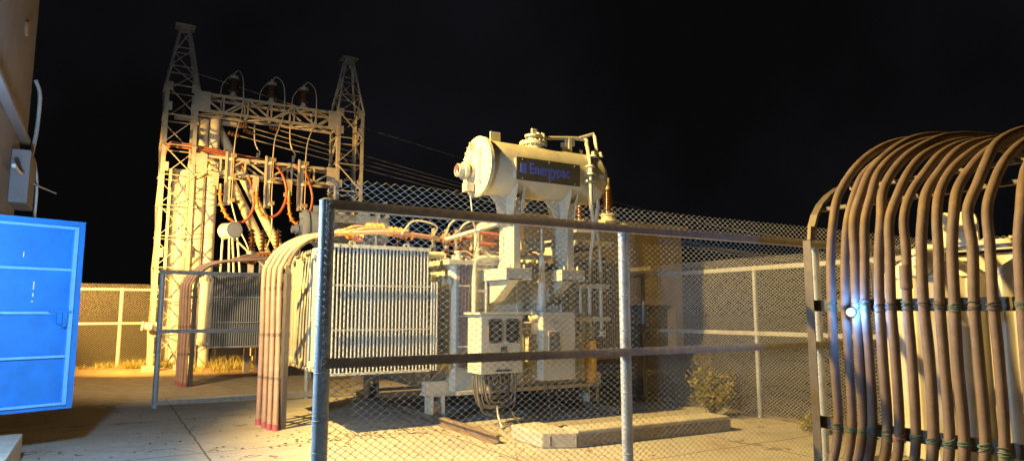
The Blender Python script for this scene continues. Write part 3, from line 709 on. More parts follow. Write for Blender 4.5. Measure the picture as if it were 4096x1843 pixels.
isect(7.42, 12.9, 4.27, 'rusty steel rail lying on the concrete, its end poking toward the near fence')
isect(8.55, 12.9, 7.12, 'steel rail in the dark under the right side of the near transformer')
m = MB(); m.prism([(4.95, 6.72, 0), (7.45, 6.60, 0), (7.45, 6.98, 0), (5.0, 7.1, 0)], (0, 0, 0.2))
kb = m.build('concrete_curb', M['conc'], None, 0.02, loc=(4.95, 6.72, 0)); tag(kb, 'low concrete curb around the oil pit, in front of the cabinets', 'curb')
m = MB(); m.prism([(4.56, 6.9, 0), (4.94, 6.70, 0), (4.99, 7.1, 0), (4.98, 7.62, 0), (4.56, 7.62, 0)], (0, 0, 0.185)); m.build('curb_arm', M['conc'], kb, 0.018)
m = MB(); m.box(4.64, 6.845, 0.03, 4.80, 6.9, 0.15); m.build('broken_end', M['roughconc'], kb)
m = MB(); m.prism([(4.96, 6.712, 0.005), (7.45, 6.592, 0.005), (7.45, 6.592, 0.15), (4.96, 6.712, 0.15)], (0, 0.004, 0)); m.build('rough_side', M['roughconc'], kb)


def shrub(name, label, cx, cy, rad, h, n_stem, n_leaf, seed, ls=0.05):
    rd = random.Random(seed); T = thing(name, label, 'bush', (cx, cy, 0))
    m = MB(); lf = MB()
    for s in range(n_stem):
        a = rd.uniform(0, 6.28); rr = rad * math.sqrt(rd.random()); hh = h * rd.uniform(0.55, 1.0) * (1 - 0.35 * rr / rad)
        pts = [Vector((cx + rd.uniform(-0.08, 0.08), cy + rd.uniform(-0.08, 0.08), 0))]
        for k in range(1, 5): pts.append(Vector((cx + rr * math.cos(a) * (k / 4) ** 1.3 + rd.uniform(-.02, .02), cy + rr * math.sin(a) * (k / 4) ** 1.3 + rd.uniform(-.02, .02), hh * k / 4)))
        sp = smooth_path(pts, 3); m.tube(sp, [0.008 * (1 - 0.75 * i / len(sp)) for i in range(len(sp))], 5)
        for q in range(n_leaf // n_stem):
            t = rd.uniform(0.2, 1) ** 0.8; b = sp[min(len(sp) - 1, int(t * (len(sp) - 1)))] + Vector((rd.gauss(0, .05), rd.gauss(0, .05), rd.gauss(0, .04)))
            d = Vector((rd.gauss(0, 1), rd.gauss(0, 1), rd.gauss(0.1, 0.6))).normalized(); sd = d.orthogonal().normalized(); sd = Matrix.Rotation(rd.uniform(0, 6.28), 3, d) @ sd
            L = ls * rd.uniform(0.6, 1.3); w = L * 0.3; nn = d.cross(sd) * L * 0.15
            lf.add([b, b + d * L * 0.5 + sd * w - nn, b + d * L, b + d * L * 0.5 - sd * w - nn], [(0, 1, 2), (0, 2, 3)])
    m.build('stem', M['stem'], T); lf.build('foliage', M['leaf'], T)
    return T


shrub('bush', 'leafy wild bush growing by the right fence behind the curb', 8.15, 7.55, 0.52, 1.1, 26, 950, 3, 0.06)
shrub('bush', 'small low weed at the foot of the right fence nearer the brown cables', 8.35, 5.9, 0.4, 0.35, 14, 420, 9, 0.06)
# dry grass
m = MB(); rd = random.Random(11)


def tuft(x, y, n, r, h):
    for k in range(n):
        a = rd.uniform(0, 6.28); q = r * math.sqrt(rd.random()); bx, by = x + q * math.cos(a), y + q * math.sin(a); hh = h * rd.uniform(0.4, 1.1)
        lx, ly = rd.gauss(0, 0.12) , rd.gauss(0, 0.12); w = 0.008; an = rd.uniform(0, 3.14); dx, dy = w * math.cos(an), w * math.sin(an)
        m.add([(bx - dx, by - dy, 0), (bx + dx, by + dy, 0), (bx + lx * .5 + dx * .7, by + ly * .5 + dy * .7, hh * .6), (bx + lx * .5 - dx * .7, by + ly * .5 - dy * .7, hh * .6), (bx + lx * 1.4, by + ly * 1.4, hh)], [(0, 1, 2, 3), (3, 2, 4)])


for k in range(46):
    tuft(rd.uniform(0.6, 1.9), rd.uniform(22.6, 23.5), 34, 0.22, rd.uniform(0.12, 0.34))
for k in range(70):
    tuft(rd.uniform(2.2, 6.5), rd.uniform(19.6, 23.2), 34, 0.25, rd.uniform(0.15, 0.45))
for k in range(10): tuft(rd.uniform(-2.2, 0.6), rd.uniform(23.1, 23.5), 20, 0.2, 0.2)
go = m.build('dry_grass', M['grass']); go['kind'] = 'stuff'
m = MB()
for k in range(420):
    x, y = rd.uniform(-0.8, 8.5), rd.uniform(5.2, 12.8); s = rd.uniform(0.008, 0.03); a = rd.uniform(0, 6.28)
    if 8.2 < y < 9.4 and 2.2 < x < 4.2: s *= 1.2
    c, q = math.cos(a) * s, math.sin(a) * s
    m.add([(x - c, y - q, 0.004), (x + q * .6, y - c * .6, 0.006 + s * .3), (x + c, y + q, 0.005), (x - q * .6, y + c * .6, 0.004 + s * .2)], [(0, 1, 2, 3)])
for k in range(260):
    x, y = rd.gauss(3.2, 0.7), rd.gauss(8.9, 0.28); s = rd.uniform(0.01, 0.035); a = rd.uniform(0, 6.28); c, q = math.cos(a) * s, math.sin(a) * s
    m.add([(x - c, y - q, 0.004), (x + q * .5, y - c * .5, 0.006 + s * .3), (x + c, y + q, 0.005), (x - q * .5, y + c * .5, 0.004 + s * .2)], [(0, 1, 2, 3)])
lo = m.build('leaf_litter', M['litter']); lo['kind'] = 'stuff'


# ------------------------------------------------------------------ salmon cables on the bent rack (left bays)
def arc_path(x, y, zs, rise, run, y_end, end_x, end_z, b0):
    pts = [tuple(b0), tuple(b0.lerp(Vector((x, y, 1.29)), 0.5)), (x, y, 1.29), (x - 0.01, y, zs)]
    for k in range(1, 7):
        a = R(90) * k / 6; pts.append((x + run * (1 - math.cos(a)), y + (y_end - y) * 0.2 * k / 6, zs + rise * math.sin(a)))
    pts += [((x + run + end_x) / 2, (y + y_end) / 2, (zs + rise + end_z) / 2 + 0.05), (end_x, y_end, end_z)]
    return smooth_path(pts, 5)


def termination(mb_parent, p, d, n, L, r):
    o = MB(); sheds(o, p, L, r, r * 2.5, n, axis=d, seg=14); return o.build('termination', M['orange'], mb_parent)


def bent_rack(label, a, b, zs=2.15, arm=0.75, rungs=(0.69, 1.29, 1.95), rh=0.07):
    a, b = Vector((*a, 0)), Vector((*b, 0)); d = (b - a).normalized(); n = Vector((-d.y, d.x, 0)); n = n if n.x > 0 else -n
    T = thing('cable_rack', label, 'rack', a, 'bent steel racks carrying cables')
    m = MB(); m.ell(a - d * 0.02, a - d * 0.02 + Vector((0, 0, zs)), 0.075, 0.008, n, d); m.build('upright', M['rack'], T)
    m = MB(); pts = []
    for q in range(9):
        t = R(86) * q / 8; pts.append(a + n * (0.04 + arm * (1 - math.cos(t))) + d * 0.035 + Vector((0, 0, zs + 0.6 * math.sin(t))))
    for p, q in zip(pts, pts[1:]): m.bar(p, q + (q - p) * 0.04, 0.07, 0.03)
    m.build('curved_arm', M['rack'], T)
    for z in rungs:
        u = n * 0.08 + Vector((0, 0, z)); MB().bar(a + u, b + u, 0.03, rh).build('rung', M['rack'], T)
    for q in (0.35, 0.8):
        t = R(86) * q; u = n * (0.09 + arm * (1 - math.cos(t))) + Vector((0, 0, zs + 0.56 * math.sin(t)))
        MB().bar(a + u, b + u, 0.06, 0.03).build('rung', M['rack'], T)
    return T


BB = [PZ(1100, 1722, 0), PZ(1077, 1718, 0), PZ(1056, 1709, 0), PZ(1032, 1698, 0)]
MID = [P(1113, 1330, 10.0), P(1090, 1330, 10.1), P(1069, 1330, 10.22), P(1048, 1330, 10.36)]
bent_rack('bent steel rack with a dark upright holding the salmon cables, near the middle', (2.19, 9.86), (MID[3].x - 0.05, 10.5))
SAL = []
ends = [(3.62, 10.62, 2.98), (3.95, 10.5, 2.93), (4.72, 10.42, 2.86), (3.35, 10.75, 2.88)]
lab = ['salmon cable nearest the dark upright of the bent rack', 'second salmon cable from the dark upright of the bent rack', 'third salmon cable from the dark upright of the bent rack', 'salmon cable farthest from the dark upright of the bent rack']
for i in range(4):
    b0, c0 = BB[i], MID[i]; y = c0.y; T = thing('power_cable', lab[i], 'cable', b0, 'salmon cables rising to the near transformer')
    e = ends[(2, 1, 0, 3)[i]]
    path = arc_path(c0.x, y, 2.12, 0.68, 0.95, e[1], e[0], e[2], b0)
    lx = lambda z: b0.lerp(Vector((c0.x, c0.y, 0)), min(1, z / 1.29))
    MB().tube(path, 0.034, 12).build('sleeve', M['sleeve'], T)
    d = (path[-1] - path[-2]).normalized()
    if i != 0:
        termination(T, path[-1] - d * 0.02, d, 4, 0.46, 0.034)
    else:
        MB().cyl(path[-1] - d * 0.01, path[-1] + d * 0.1, 0.04, 12).build('lug', M['brass'], T)
    m = MB().cyl(b0, b0 + Vector((0, 0, 0.09)), 0.042, 12); m.build('boot', M['boot'], T)
    m = MB()
    for z in (0.69, 1.29, 1.95):
        for dz in (-0.012, 0.012): m.lathe([(0.036, -0.004), (0.039, 0), (0.036, 0.004)], lx(z) + Vector((0, 0, z + dz)), n=12)
        m.tube([lx(z) + Vector((0.03, -0.03, z)), lx(z) + Vector((0.09, -0.03, z + 0.03))], 0.004, 5)
    m.build('wire_tie', M['darktie'], T)
    SAL.append(T)
# second cable run, for the transformer behind
bent_rack('bent steel rack with a dark upright standing by the farther transformer', (1.69, 16.52), (MID[3].x - 0.55, 17.16))
lab2 = ['cable nearest the upright of the far left rack', 'second cable from the upright of the far left rack', 'third cable from the upright of the far left rack', 'cable farthest from the upright of the far left rack']
for i, s in enumerate(SAL):
    c = copy_tree(s, shift=(-0.50, 6.66, 0), label=lab2[i]); c['group'] = 'cables rising to the far left transformer'
# orange terminated busbars of the near transformer
for i, (p0, p1, n) in enumerate((((5.0, 10.75, 2.90), (5.42, 10.72, 2.92), 4), ((5.55, 10.9, 2.98), (5.95, 10.85, 2.98), 3), ((4.22, 11.0, 2.98), (4.6, 10.95, 2.92), 4))):
    p0, p1 = Vector(p0), Vector(p1)
    T = thing('skirted_cable', ('orange skirted cable head left of the first drum column', 'orange skirted cable head seen between the drum columns', 'orange skirted cable head above the near radiator')[i], 'cable head', p0, 'orange cable heads over the near transformer')
    d = (p1 - p0).normalized(); sheds(MB(), p0, (p1 - p0).length, 0.034, 0.085, n, axis=d, seg=14).build('skirted_body', M['orange'], T)
    MB().tube(smooth_path([p1, p1 + Vector((0.5, 0.1, -0.02)), p1 + Vector((1.1, 0.3, -0.15)), p1 + Vector((1.9, 0.5, -0.45))], 5), 0.032, 10).build('red_sleeve', M['redsleeve'], T)
    MB().cyl(p0 - d * 0.1, p0, 0.03, 10).build('lug', M['brass'], T)
for i, (za, zb, ya) in enumerate(((2.90, 2.72, 9.9), (2.70, 2.55, 9.8))):
    p = smooth_path([(5.35, ya + .3, za + 0.08), (5.9, ya + .1, za), (6.5, ya, zb), (6.9, ya, zb - .12)], 5)
    tag(MB().tube(p, 0.038, 10).build('red_cable', M['redsleeve'], None, loc=p[0]), ('upper red sleeved cable between the two drum columns', 'lower red sleeved cable between the two drum columns')[i], 'cable', 'red cables between the drum columns')

# ------------------------------------------------------------------ brown cables on the bent rack at right
RX = 5.17
T = bent_rack('big bent steel rack carrying the brown cables', (RX, 3.68), (RX, 1.4), 2.22, 1.0, (0.69, 1.66), 0.095)
xs = [3327, 3381, 3426, 3461, 3519, 3565, 3631, 3695, 3760, 3819, 3897, 3974, 4090]
words = ['first', 'second', 'third', 'fourth', 'fifth', 'sixth', 'seventh', 'eighth', 'ninth', 'tenth', 'eleventh', 'twelfth', 'thirteenth']
ys = [PX(x, 1222, RX - 0.05).y for x in xs] + [1.75, 1.62]
words += ['fourteenth', 'fifteenth']
rd = random.Random(4)
for i, y in enumerate(ys):
    T = thing('power_cable', f'{words[i]} brown cable from the left on the big right rack', 'cable', (RX - 0.05, y, 0), 'thick brown cables on the right rack')
    x = RX - 0.05; w = lambda s=0.012: rd.uniform(-s, s); lean = rd.uniform(0.35, 0.75)
    pts = [(x - 0.13, y + 0.05 + w(), -0.05), (x - 0.10, y + 0.035 + w(), 0.3), (x - 0.01, y + w(.004), 0.69), (x + w(), y + w(), 1.25), (x, y, 1.66), (x + 0.03, y + w(.006), 2.05)]
    rise, run = rd.uniform(1.03, 1.15) - 0.019 * max(0, i - 1), rd.uniform(1.6, 1.9)
    for k in range(1, 8):
        a = R(84) * k / 7; pts.append((x + 0.03 + run * (1 - math.cos(a)) ** 1.04, y + w(.022), 2.1 + rise * math.sin(a) * 1.04))
    pts += [(x + 0.1 + run + 1.0, y + w(.04), 2.16 + rise + 0.10), (x + run + 2.2, y + w(.05), 2.22 + rise)]
    path = smooth_path(pts, 5)
    MB().tube(path, (0.036, 0.034, 0.038, 0.035, 0.037)[i % 5], 14).build('jacket', M['cable'], T)
    if i in (6,): MB().tube([(x + 0.0, y, 1.78), (x + 0.002, y, 1.95)], 0.043, 14).build('sleeve_joint', M['cable'], T)
    for z, mm in ((0.69, 'redrope' if i == 5 else 'rope'), (1.65, 'darktie' if i % 3 else 'rope')):
        m = MB(); xx = x if z > 1 else x - 0.01
        for q in range(5):
            tl = rd.uniform(-0.45, 0.45); z0 = z + rd.uniform(-0.03, 0.03); ring = []
            for k in range(17):
                a = 2 * math.pi * k / 16; ring.append((xx + 0.040 * math.cos(a), y + 0.040 * math.sin(a), z0 + 0.055 * tl * math.cos(a + q)))
            m.tube(ring, 0.0042, 5, False)
        m.build('rope_tie', M[mm], T)


# ------------------------------------------------------------------ pale transformer behind the brown cables
T = thing('power_transformer', 'pale transformer with wide fluted radiators behind the brown cables', 'transformer', (6.6, 2.0, 0), 'large transformers in the fenced bays')
m = MB(); m.box(6.62, -1.2, 0.3, 8.1, 3.45, 2.12); m.build('tank', M['pale'], T, 0.02)
for i in range(5):
    y1 = 3.64 - 0.92 * i; y0 = y1 - 0.82
    m = MB(); n = 14; prof = []
    for k in range(n + 1):
        yy = y0 + (y1 - y0) * k / n; prof.append((6.10 + (0.028 if k % 2 else 0.0), yy))
    poly = prof + [(6.52, y1), (6.52, y0)]
    m.prism([(x, y, 0.35) for x, y in poly], (0, 0, 1.55))
    m.prism([(6.10, y0, 1.9), (6.10, y1, 1.9), (6.14, (y0 + y1) / 2 + 0.1, 2.1), (6.14, (y0 + y1) / 2 - 0.1, 2.1)], (0.35, 0, 0))
    ro = m.build('radiator', M['pale'], T, 0.008)
    m = MB(); cy = (y0 + y1) / 2
    m.lathe([(0.001, 0.06), (0.03, 0.06), (0.035, 0.035), (0.06, 0.03), (0.07, 0.05), (0.11, 0.045), (0.13, 0.0), (0.13, -0.4), (0.001, -0.4)], (6.07, cy, 2.03), (-1, 0, 0), 26)
    m.build('header_disc', M['pale'], ro)
m = MB(); m.box(6.55, -1.3, 2.14, 8.2, 3.42, 2.18); m.box(6.5, -1.3, 2.184, 8.2, 3.42, 2.225)
for k in range(22): m.cyl((6.58, 3.3 - 0.2 * k, 2.225), (6.58, 3.3 - 0.2 * k, 2.25), 0.022, 6)
m.box(6.8, -1.0, 2.228, 7.9, 2.55, 2.32); m.box(6.75, -1.0, 2.324, 7.95, 2.6, 2.36)
for k in range(14): m.cyl((6.82, 2.45 - 0.25 * k, 2.36), (6.82, 2.45 - 0.25 * k, 2.40), 0.025, 6)
m.build('cover', M['pale'], T)
m = MB()
for yy in (3.21, 3.04):
    pts = [(6.56, yy - 0.09, 2.23), (6.56, yy + 0.09, 2.23)] + [(6.56, yy + 0.09 * math.cos(R(30 * k)), 2.42 + 0.09 * math.sin(R(30 * k))) for k in range(7)]
    m.cut(); m.prism(pts, (0.03, 0, 0))
m.build_each('lifting_lug', M['pale'], T)
m = MB(); m.lathe([(0.03, 0), (0.05, 0.02), (0.05, 0.1), (0.03, 0.12), (0.03, 0.2), (0.055, 0.22), (0.055, 0.3), (0.001, 0.32)], (6.9, 1.95, 2.36), n=14); m.build('valve', M['pale'], T)
for yy in (0.9, 1.4): bushing(T, 7.4, yy, 2.40, 0.35, 0.06, 0.11, 5, 0.25)
m = MB(); m.box(6.6, -1.1, 0.1, 8.1, 3.4, 0.298); m.build('base_frame', M['pale'], T)

# ------------------------------------------------------------------ the lattice gantry
G = thing('lattice_gantry', 'tall steel lattice gantry with two pointed towers and two crossbeams', 'gantry', (1.2, 21.6, 0))
W = 0.9
gal = M['lattice']


def lattice_face(mb, p, q, r, s, n, t=0.05):     # panel p-q (bottom) up to r-s (top), single diagonals plus horizontals
    p, q, r, s = map(Vector, (p, q, r, s))
    for k in range(n):
        a, b = k / n, (k + 1) / n; l0, l1 = p.lerp(r, a), p.lerp(r, b); r0, r1 = q.lerp(s, a), q.lerp(s, b)
        mb.bar(l0, r1, t, 0.008 if False else 0.02) if k % 2 else mb.bar(r0, l1, t, 0.02)
        if t > 0.045 and k % 1 == 0: mb.bar(l1, r1, t, 0.02)
        if XB[0]: mb.bar(r0, l1, t, 0.02) if k % 2 else mb.bar(l0, r1, t, 0.02)


XB = [False]
for x0 in (1.15, 6.24):
    y0 = 21.55; m = MB(); zt, zp, pk = 8.25, 10.1, 0.26
    cs = [(x0, y0), (x0 + W, y0), (x0 + W, y0 + W), (x0, y0 + W)]; cx, cy = x0 + W / 2, y0 + W / 2
    tp = [(cx - pk / 2, cy - pk / 2), (cx + pk / 2, cy - pk / 2), (cx + pk / 2, cy + pk / 2), (cx - pk / 2, cy + pk / 2)]
    for k, (x, y) in enumerate(cs):
        sx = 1 if x < cx else -1; sy = 1 if y < cy else -1
        m.ell((x, y, 0.1), (x, y, zt), 0.11, 0.014, (sx, 0, 0), (0, sy, 0))
        m.bar((x, y, zt - 0.05), (*tp[k], zp), 0.06, 0.06)
    for k in range(4):
        a, b = cs[k], cs[(k + 1) % 4]; c, d = tp[k], tp[(k + 1) % 4]
        XB[0] = False
        lattice_face(m, (*a, 0.2), (*b, 0.2), (*a, zt), (*b, zt), 9, 0.06)
        XB[0] = False
        lattice_face(m, (*a, zt), (*b, zt), (*c, zp), (*d, zp), 3, 0.05)
    for zz in (1.2, 3.3, 5.8, 7.6, 8.2):       # gusset plates with bolts
        for (x, y) in cs[:2]:
            sx = 1 if x < cx else -1; m.box(x, y0 - 0.012, zz - 0.13, x + sx * 0.2, y0 - 0.002, zz + 0.13)
            for k in range(4): m.cyl((x + sx * 0.06, y0 - 0.035, zz - 0.09 + 0.06 * k), (x + sx * 0.06, y0 - 0.012, zz - 0.09 + 0.06 * k), 0.014, 6)
    m.box(x0 - 0.15, y0 - 0.15, 0.0, x0 + 0.25, y0 + 0.25, 0.14); m.box(x0 + W - 0.25, y0 - 0.15, 0.0, x0 + W + 0.15, y0 + 0.25, 0.14)
    to = m.build('tower', gal, G)
    m = MB(); m.box(cx - 0.13, cy - 0.13, zp, cx + 0.13, cy + 0.13, zp + 0.1); m.box(cx - 0.27, cy - 0.27, zp + 0.102, cx + 0.27, cy + 0.27, zp + 0.13); m.build('top_plate', gal, to)
for z0, z1 in ((7.62, 8.14), (5.76, 6.24)):
    m = MB(); xa, xb, ya, yb = 1.15 + W, 6.24, 21.62, 22.22
    for y in (ya, yb):
        for z in (z0, z1): m.bar((xa, y, z), (xb, y, z), 0.06, 0.075)
    n = 6
    for k in range(n):
        a, b = xa + (xb - xa) * k / n, xa + (xb - xa) * (k + 1) / n; u = k % 2
        for y in (ya, yb): m.bar((a, y, z0 if u else z1), (b, y, z1 if u else z0), 0.045, 0.05); m.bar((b, y, z0), (b, y, z1), 0.045, 0.05)
        for z in (z0, z1): m.bar((a, ya if u else yb, z), (b, yb if u else ya, z), 0.05, 0.04); m.bar((b, ya, z), (b, yb, z), 0.045, 0.04)
    m.box(xa, ya - 0.06, z0 - 0.05, xa + 0.32, ya - 0.045, z1 + 0.05); m.box(xb - 0.3, ya - 0.06, z0 - 0.05, xb, ya - 0.045, z1 + 0.05)
    m.build('crossbeam', gal, G)

# surge arresters on the top beam, with jumpers down to the switches
ga = ('left', 'middle', 'right')
AX = (3.02, 4.16, 5.16); lifts = (0.16, 0.0, 0.0)
for i, x in enumerate(AX):
    T = thing('surge_arrester', f'{ga[i]} dark ribbed surge arrester standing on the top crossbeam', 'surge arrester', (x, 21.75, 8.2), 'surge arresters on the top crossbeam')
    b = sheds(MB(), (x, 21.75, 8.34), 0.42, 0.10, 0.15, 7, seg=14).build('ribbed_body', M['darkporc'], T)
    m = MB(); m.lathe([(0.13, 0), (0.13, 0.05), (0.08, 0.06), (0.08, 0.14)], (x, 21.75, 8.2), n=14); m.build('base', M['galv'], T)
    m = MB(); m.lathe([(0.1, 0), (0.14, 0.01), (0.14, 0.1), (0.05, 0.11), (0.05, 0.2), (0.001, 0.2)], (x, 21.75, 8.76), n=14); m.build('cap', M['galv'], T)
    m = MB(); sgn = (0.12, 0.2, 0.2)[i]
    m.tube(smooth_path([(x, 21.75, 8.94), (x + 0.1, 21.6, 9.02), (x + sgn + 0.1, 21.45, 8.7), (x + sgn + 0.12, 21.42, 7.8), (x + 0.1, 21.42, 7.0), (x + 0.05, 21.42, 6.3)], 6), 0.018, 7)
    m.tube(smooth_path([(x, 21.75, 8.92), (x - 0.12, 21.75, 8.85), (x - 0.32, 21.8, 8.55), (x - 0.36, 21.8, 8.2)], 6), 0.014, 7)
    m.build('jumper', M['aluwire'], T)
    T = thing('isolator_switch', f'{ga[i]} hanging isolator switch frame on the lower crossbeam', 'switch', (x, 21.45, 6.3), 'isolator switches on the lower crossbeam')
    m = MB(); xa = x - 0.06
    m.box(xa - 0.09, 21.48, 4.78, xa - 0.03, 21.56, 6.42); m.box(xa - 0.028, 21.535, 4.8, xa + 0.11, 21.56, 6.4); m.box(xa + 0.03, 21.44, 4.8, xa + 0.07, 21.53, 5.55)
    m.build('channel', gal, T, 0.004)
    for z in (6.2, 5.62, 4.9):
        sheds(MB(), (xa + 0.04, 21.52, z), 0.2, 0.035, 0.06, 3, axis=(0.3, -1, 0), seg=10).build('insulator', M['galv'], T)
    m = MB(); m.tube([(xa + 0.11, 21.3, 6.3), (xa + 0.10, 21.3, 4.85)], 0.016, 8)
    for z in (6.28, 5.66, 4.93): m.box(xa + 0.04, 21.26, z - 0.06, xa + 0.18, 21.34, z + 0.05)
    m.build('blade', M['brass'], T)
    m = MB(); m.box(xa - 0.42, 21.5, 5.25, xa - 0.26, 21.58, 5.75); m.box(xa - 0.5, 21.46, 5.2, xa - 0.36, 21.54, 5.32); m.build('side_clamp', gal, T)
    m = MB(); m.box(xa + 0.15 - 0.5, 21.75, 6.24, xa - 0.25, 21.95, 6.34); m.build('stub', gal, T)
    m = MB()
    if i == 0: m.tube(smooth_path([(xa + 0.1, 21.3, 4.85), (xa + 0.3, 21.3, 4.2), (xa + 0.62, 21.2, 3.5), (xa + 0.7, 21.1, 3.0)], 6), 0.022, 7)
    elif i == 1: m.tube(smooth_path([(xa + 0.12, 21.3, 4.85), (xa + 0.14, 21.3, 4.3), (xa + 0.1, 21.2, 3.9), (xa - 0.02, 21.1, 3.5)], 6), 0.022, 7)
    else: m.tube(smooth_path([(xa + 0.12, 21.3, 4.85), (xa + 0.12, 21.3, 4.4), (xa + 0.2, 21.2, 4.0)], 6), 0.022, 7)
    m.build('drop_lead', M['aluwire'], T)
# standing insulator pins hanging from the top beam to the lower beam
for i, (px, y0, y1) in enumerate(((1018, 500, 640), (1160, 505, 650))):
    a, b = P(px, y0, 22.0), P(px + 12, y1, 22.0)
    T = thing('drop_lead', ('short bent lead dropping between the crossbeams, left of centre', 'short bent lead dropping between the crossbeams, right of centre')[i], 'cable', b, 'leads between the crossbeams')
    mid = a.lerp(b, 0.5); MB().tube(smooth_path([a, mid + Vector((-0.04, 0, 0.05)), mid + Vector((0.05, 0, -0.2)), b + Vector((0.06, 0, 0.25)), b], 5), 0.02, 7).build('conductor', M['aluwire'], T)
    sheds(MB(), b, 0.22, 0.03, 0.055, 3, seg=10).build('post_insulator', M['galv'], T)

# three hanging red cable loops with orange ends
Z4 = lambda x, y: (550 + x / 2.1074, 550 + y / 2.1074)
loops = [[(700, 430), (698, 520), (725, 610), (770, 680), (850, 715), (920, 690), (970, 610), (985, 500), (950, 370), (890, 250), (800, 195), (700, 150)],
         [(1005, 450), (1010, 560), (1050, 650), (1110, 672), (1190, 640), (1245, 540), (1255, 430), (1225, 320), (1180, 255), (1080, 215)],
         [(1276, 490), (1280, 610), (1302, 690), (1360, 735), (1420, 690), (1462, 600), (1475, 500), (1455, 400), (1420, 300), (1330, 230)]]
for i, lp in enumerate(loops):
    pts = [P(*Z4(*q), 21.4 - 0.1 * i + (0.35 if k > 7 else 0)) for k, q in enumerate(lp)]
    T = thing('cable_loop', f'{ga[i]} red cable loop with an orange end, hanging below the lower crossbeam', 'cable', pts[0], 'red cable loops below the crossbeam')
    sp = smooth_path(pts, 6); MB().tube(sp[14:], 0.042, 9).build('red_sleeve', M['sleeve' if i < 0 else 'redsleeve'], T)
    m = MB(); m.tube(sp[:20], 0.046, 9)
    for k in (3, 8, 12, 16):
        d = (sp[k + 1] - sp[k]).normalized(); m.lathe([(0.045, -0.03), (0.09, 0.0), (0.088, 0.015), (0.045, 0.03)], sp[k], d, 12)
    m.build('orange_end', M['orange'], T)
    MB().cyl(pts[0], pts[0] + Vector((0, 0, 0.14)), 0.035, 8).build('lug', M['brass'], T)
for i in range(3):
    z = 6.36 + 0.07 * i; y = 21.48 + 0.03 * i
    p = smooth_path([(1.3, y + 1.1, 5.2 + .05 * i), (1.3, y + .5, z), (1.7, y + 0.3, z + 0.08), (2.3, y + .2, z + 0.02), (2.9, y + .15, z - 0.06), (3.05 + i * 0.5, y + .2, z - 0.16)], 6)
    tag(MB().tube(p, 0.03, 8).build('red_cable', M['redsleeve'], None, loc=p[0]), ('lowest', 'middle', 'topmost')[i] + ' of the red cables wrapped round the left tower at the lower crossbeam', 'cable', 'red cables at the left tower')

# tubular poles behind the towers, two of them raking
pl = [(1.62, 23.0, 0.15, 'pale steel pole seen through the left tower, leftmost'), (1.86, 22.95, 0.13, 'pale steel pole seen through the left tower, second'),
      (2.08, 22.8, 0.14, 'pale steel pole just inside the right leg of the left tower')]
for (x, y, r, l) in pl:
    tag(MB().cyl((x, y, 0), (x, y, 6.0), r, 18).build('steel_pole', M['pole'], None, loc=(x, y, 0)), l, 'pole', 'pale poles by the left tower')
for (x, y, r, z, l) in ((2.31, 22.45, 0.145, 7.55, 'tall pale round pole right of the left tower, nearer the tower'), (2.64, 22.5, 0.16, 7.6, 'tall pale round pole right of the left tower, farther from the tower')):
    T = thing('steel_pole', l, 'pole', (x, y, 0), 'pale poles by the left tower')
    m = MB().cyl((x, y, 0), (x, y, z), r, 22)
    for k in range(14): m.lathe([(r + 0.002, -0.008), (r + 0.005, 0), (r + 0.002, 0.008)], (x, y, 0.5 + 0.52 * k), n=22)
    m.build('shaft', M['pole'], T)
    m = MB()
    for zz in (2.5, 4.9, 6.6): m.box(x + r, y - 0.02, zz, x + r + 0.18, y + 0.02, zz + 0.05); m.box(x + r + 0.12, y - 0.025, zz + 0.02, x + r + 0.17, y + 0.025, zz + 0.1); m.cut()
    m.build_each('step_bolt', M['galv'], T)
for i, (q0, q1) in enumerate((((800, 470), (1062, 1010)), ((850, 470), (1122, 1000)))):
    a, b = P(*q0, 22.9), P(*q1, 22.9 + 0.25)
    b = a + (b - a) * ((a.z - 0.0) / (a.z - b.z))
    m = MB().cyl(b, a, 0.15, 18)
    d = (a - b).normalized()
    for k in range(12): m.lathe([(0.152, -0.008), (0.156, 0), (0.152, 0.008)], b + d * (0.8 + 0.7 * k), d, 18)
    tag(m.build('brace_pole', M['pole'], None, loc=b), ('raking pale brace pole leaning right of the left tower, the left one', 'raking pale brace pole leaning right of the left tower, the right one')[i], 'pole', 'raking brace poles')
T = thing('pole_crossarm', 'short crossarm with brown pin insulators joining the pale poles high up', 'crossarm', (2.0, 22.7, 7.7))
m = MB(); m.box(1.5, 22.66, 7.52, 3.6, 22.76, 7.66); m.bar((2.2, 22.75, 6.4), (2.75, 22.75, 7.5), 0.05, 0.05); m.build('beam', gal, T)
for x in (1.75, 2.55, 3.0): sheds(MB(), (x, 22.71, 7.66), 0.26, 0.04, 0.075, 3, seg=12).build('pin_insulator', M['porc'], T)
m = MB(); m.box(2.0, 22.5, 8.15, 2.1, 22.56, 9.0)
for k in range(5): m.box(1.97, 22.49, 8.25 + 0.15 * k, 2.0, 22.55, 8.3 + 0.15 * k)
m.build('top_bracket', gal, T)
# drain fitting on the left tower and the thin riser beside it
p = P(590, 1305, 21.3)
T = thing('floodlight', 'small weathered floodlight head clamped to the outside of the left tower', 'lamp', (p.x + 0.3, p.y, p.z))
m = MB(); m.lathe([(0.10, -0.1), (0.10, 0.1), (0.13, 0.11), (0.13, 0.14), (0.1, 0.15), (0.001, 0.15)], (p.x, p.y, p.z), (-1, 0, 0.1), 14); m.build('housing', M['pole'], T)
m = MB(); m.bar((p.x + 0.05, p.y, p.z - 0.04), (p.x + 0.45, p.y + 0.1, p.z - 0.06), 0.08, 0.12); m.build('bracket', M['galv'], T)

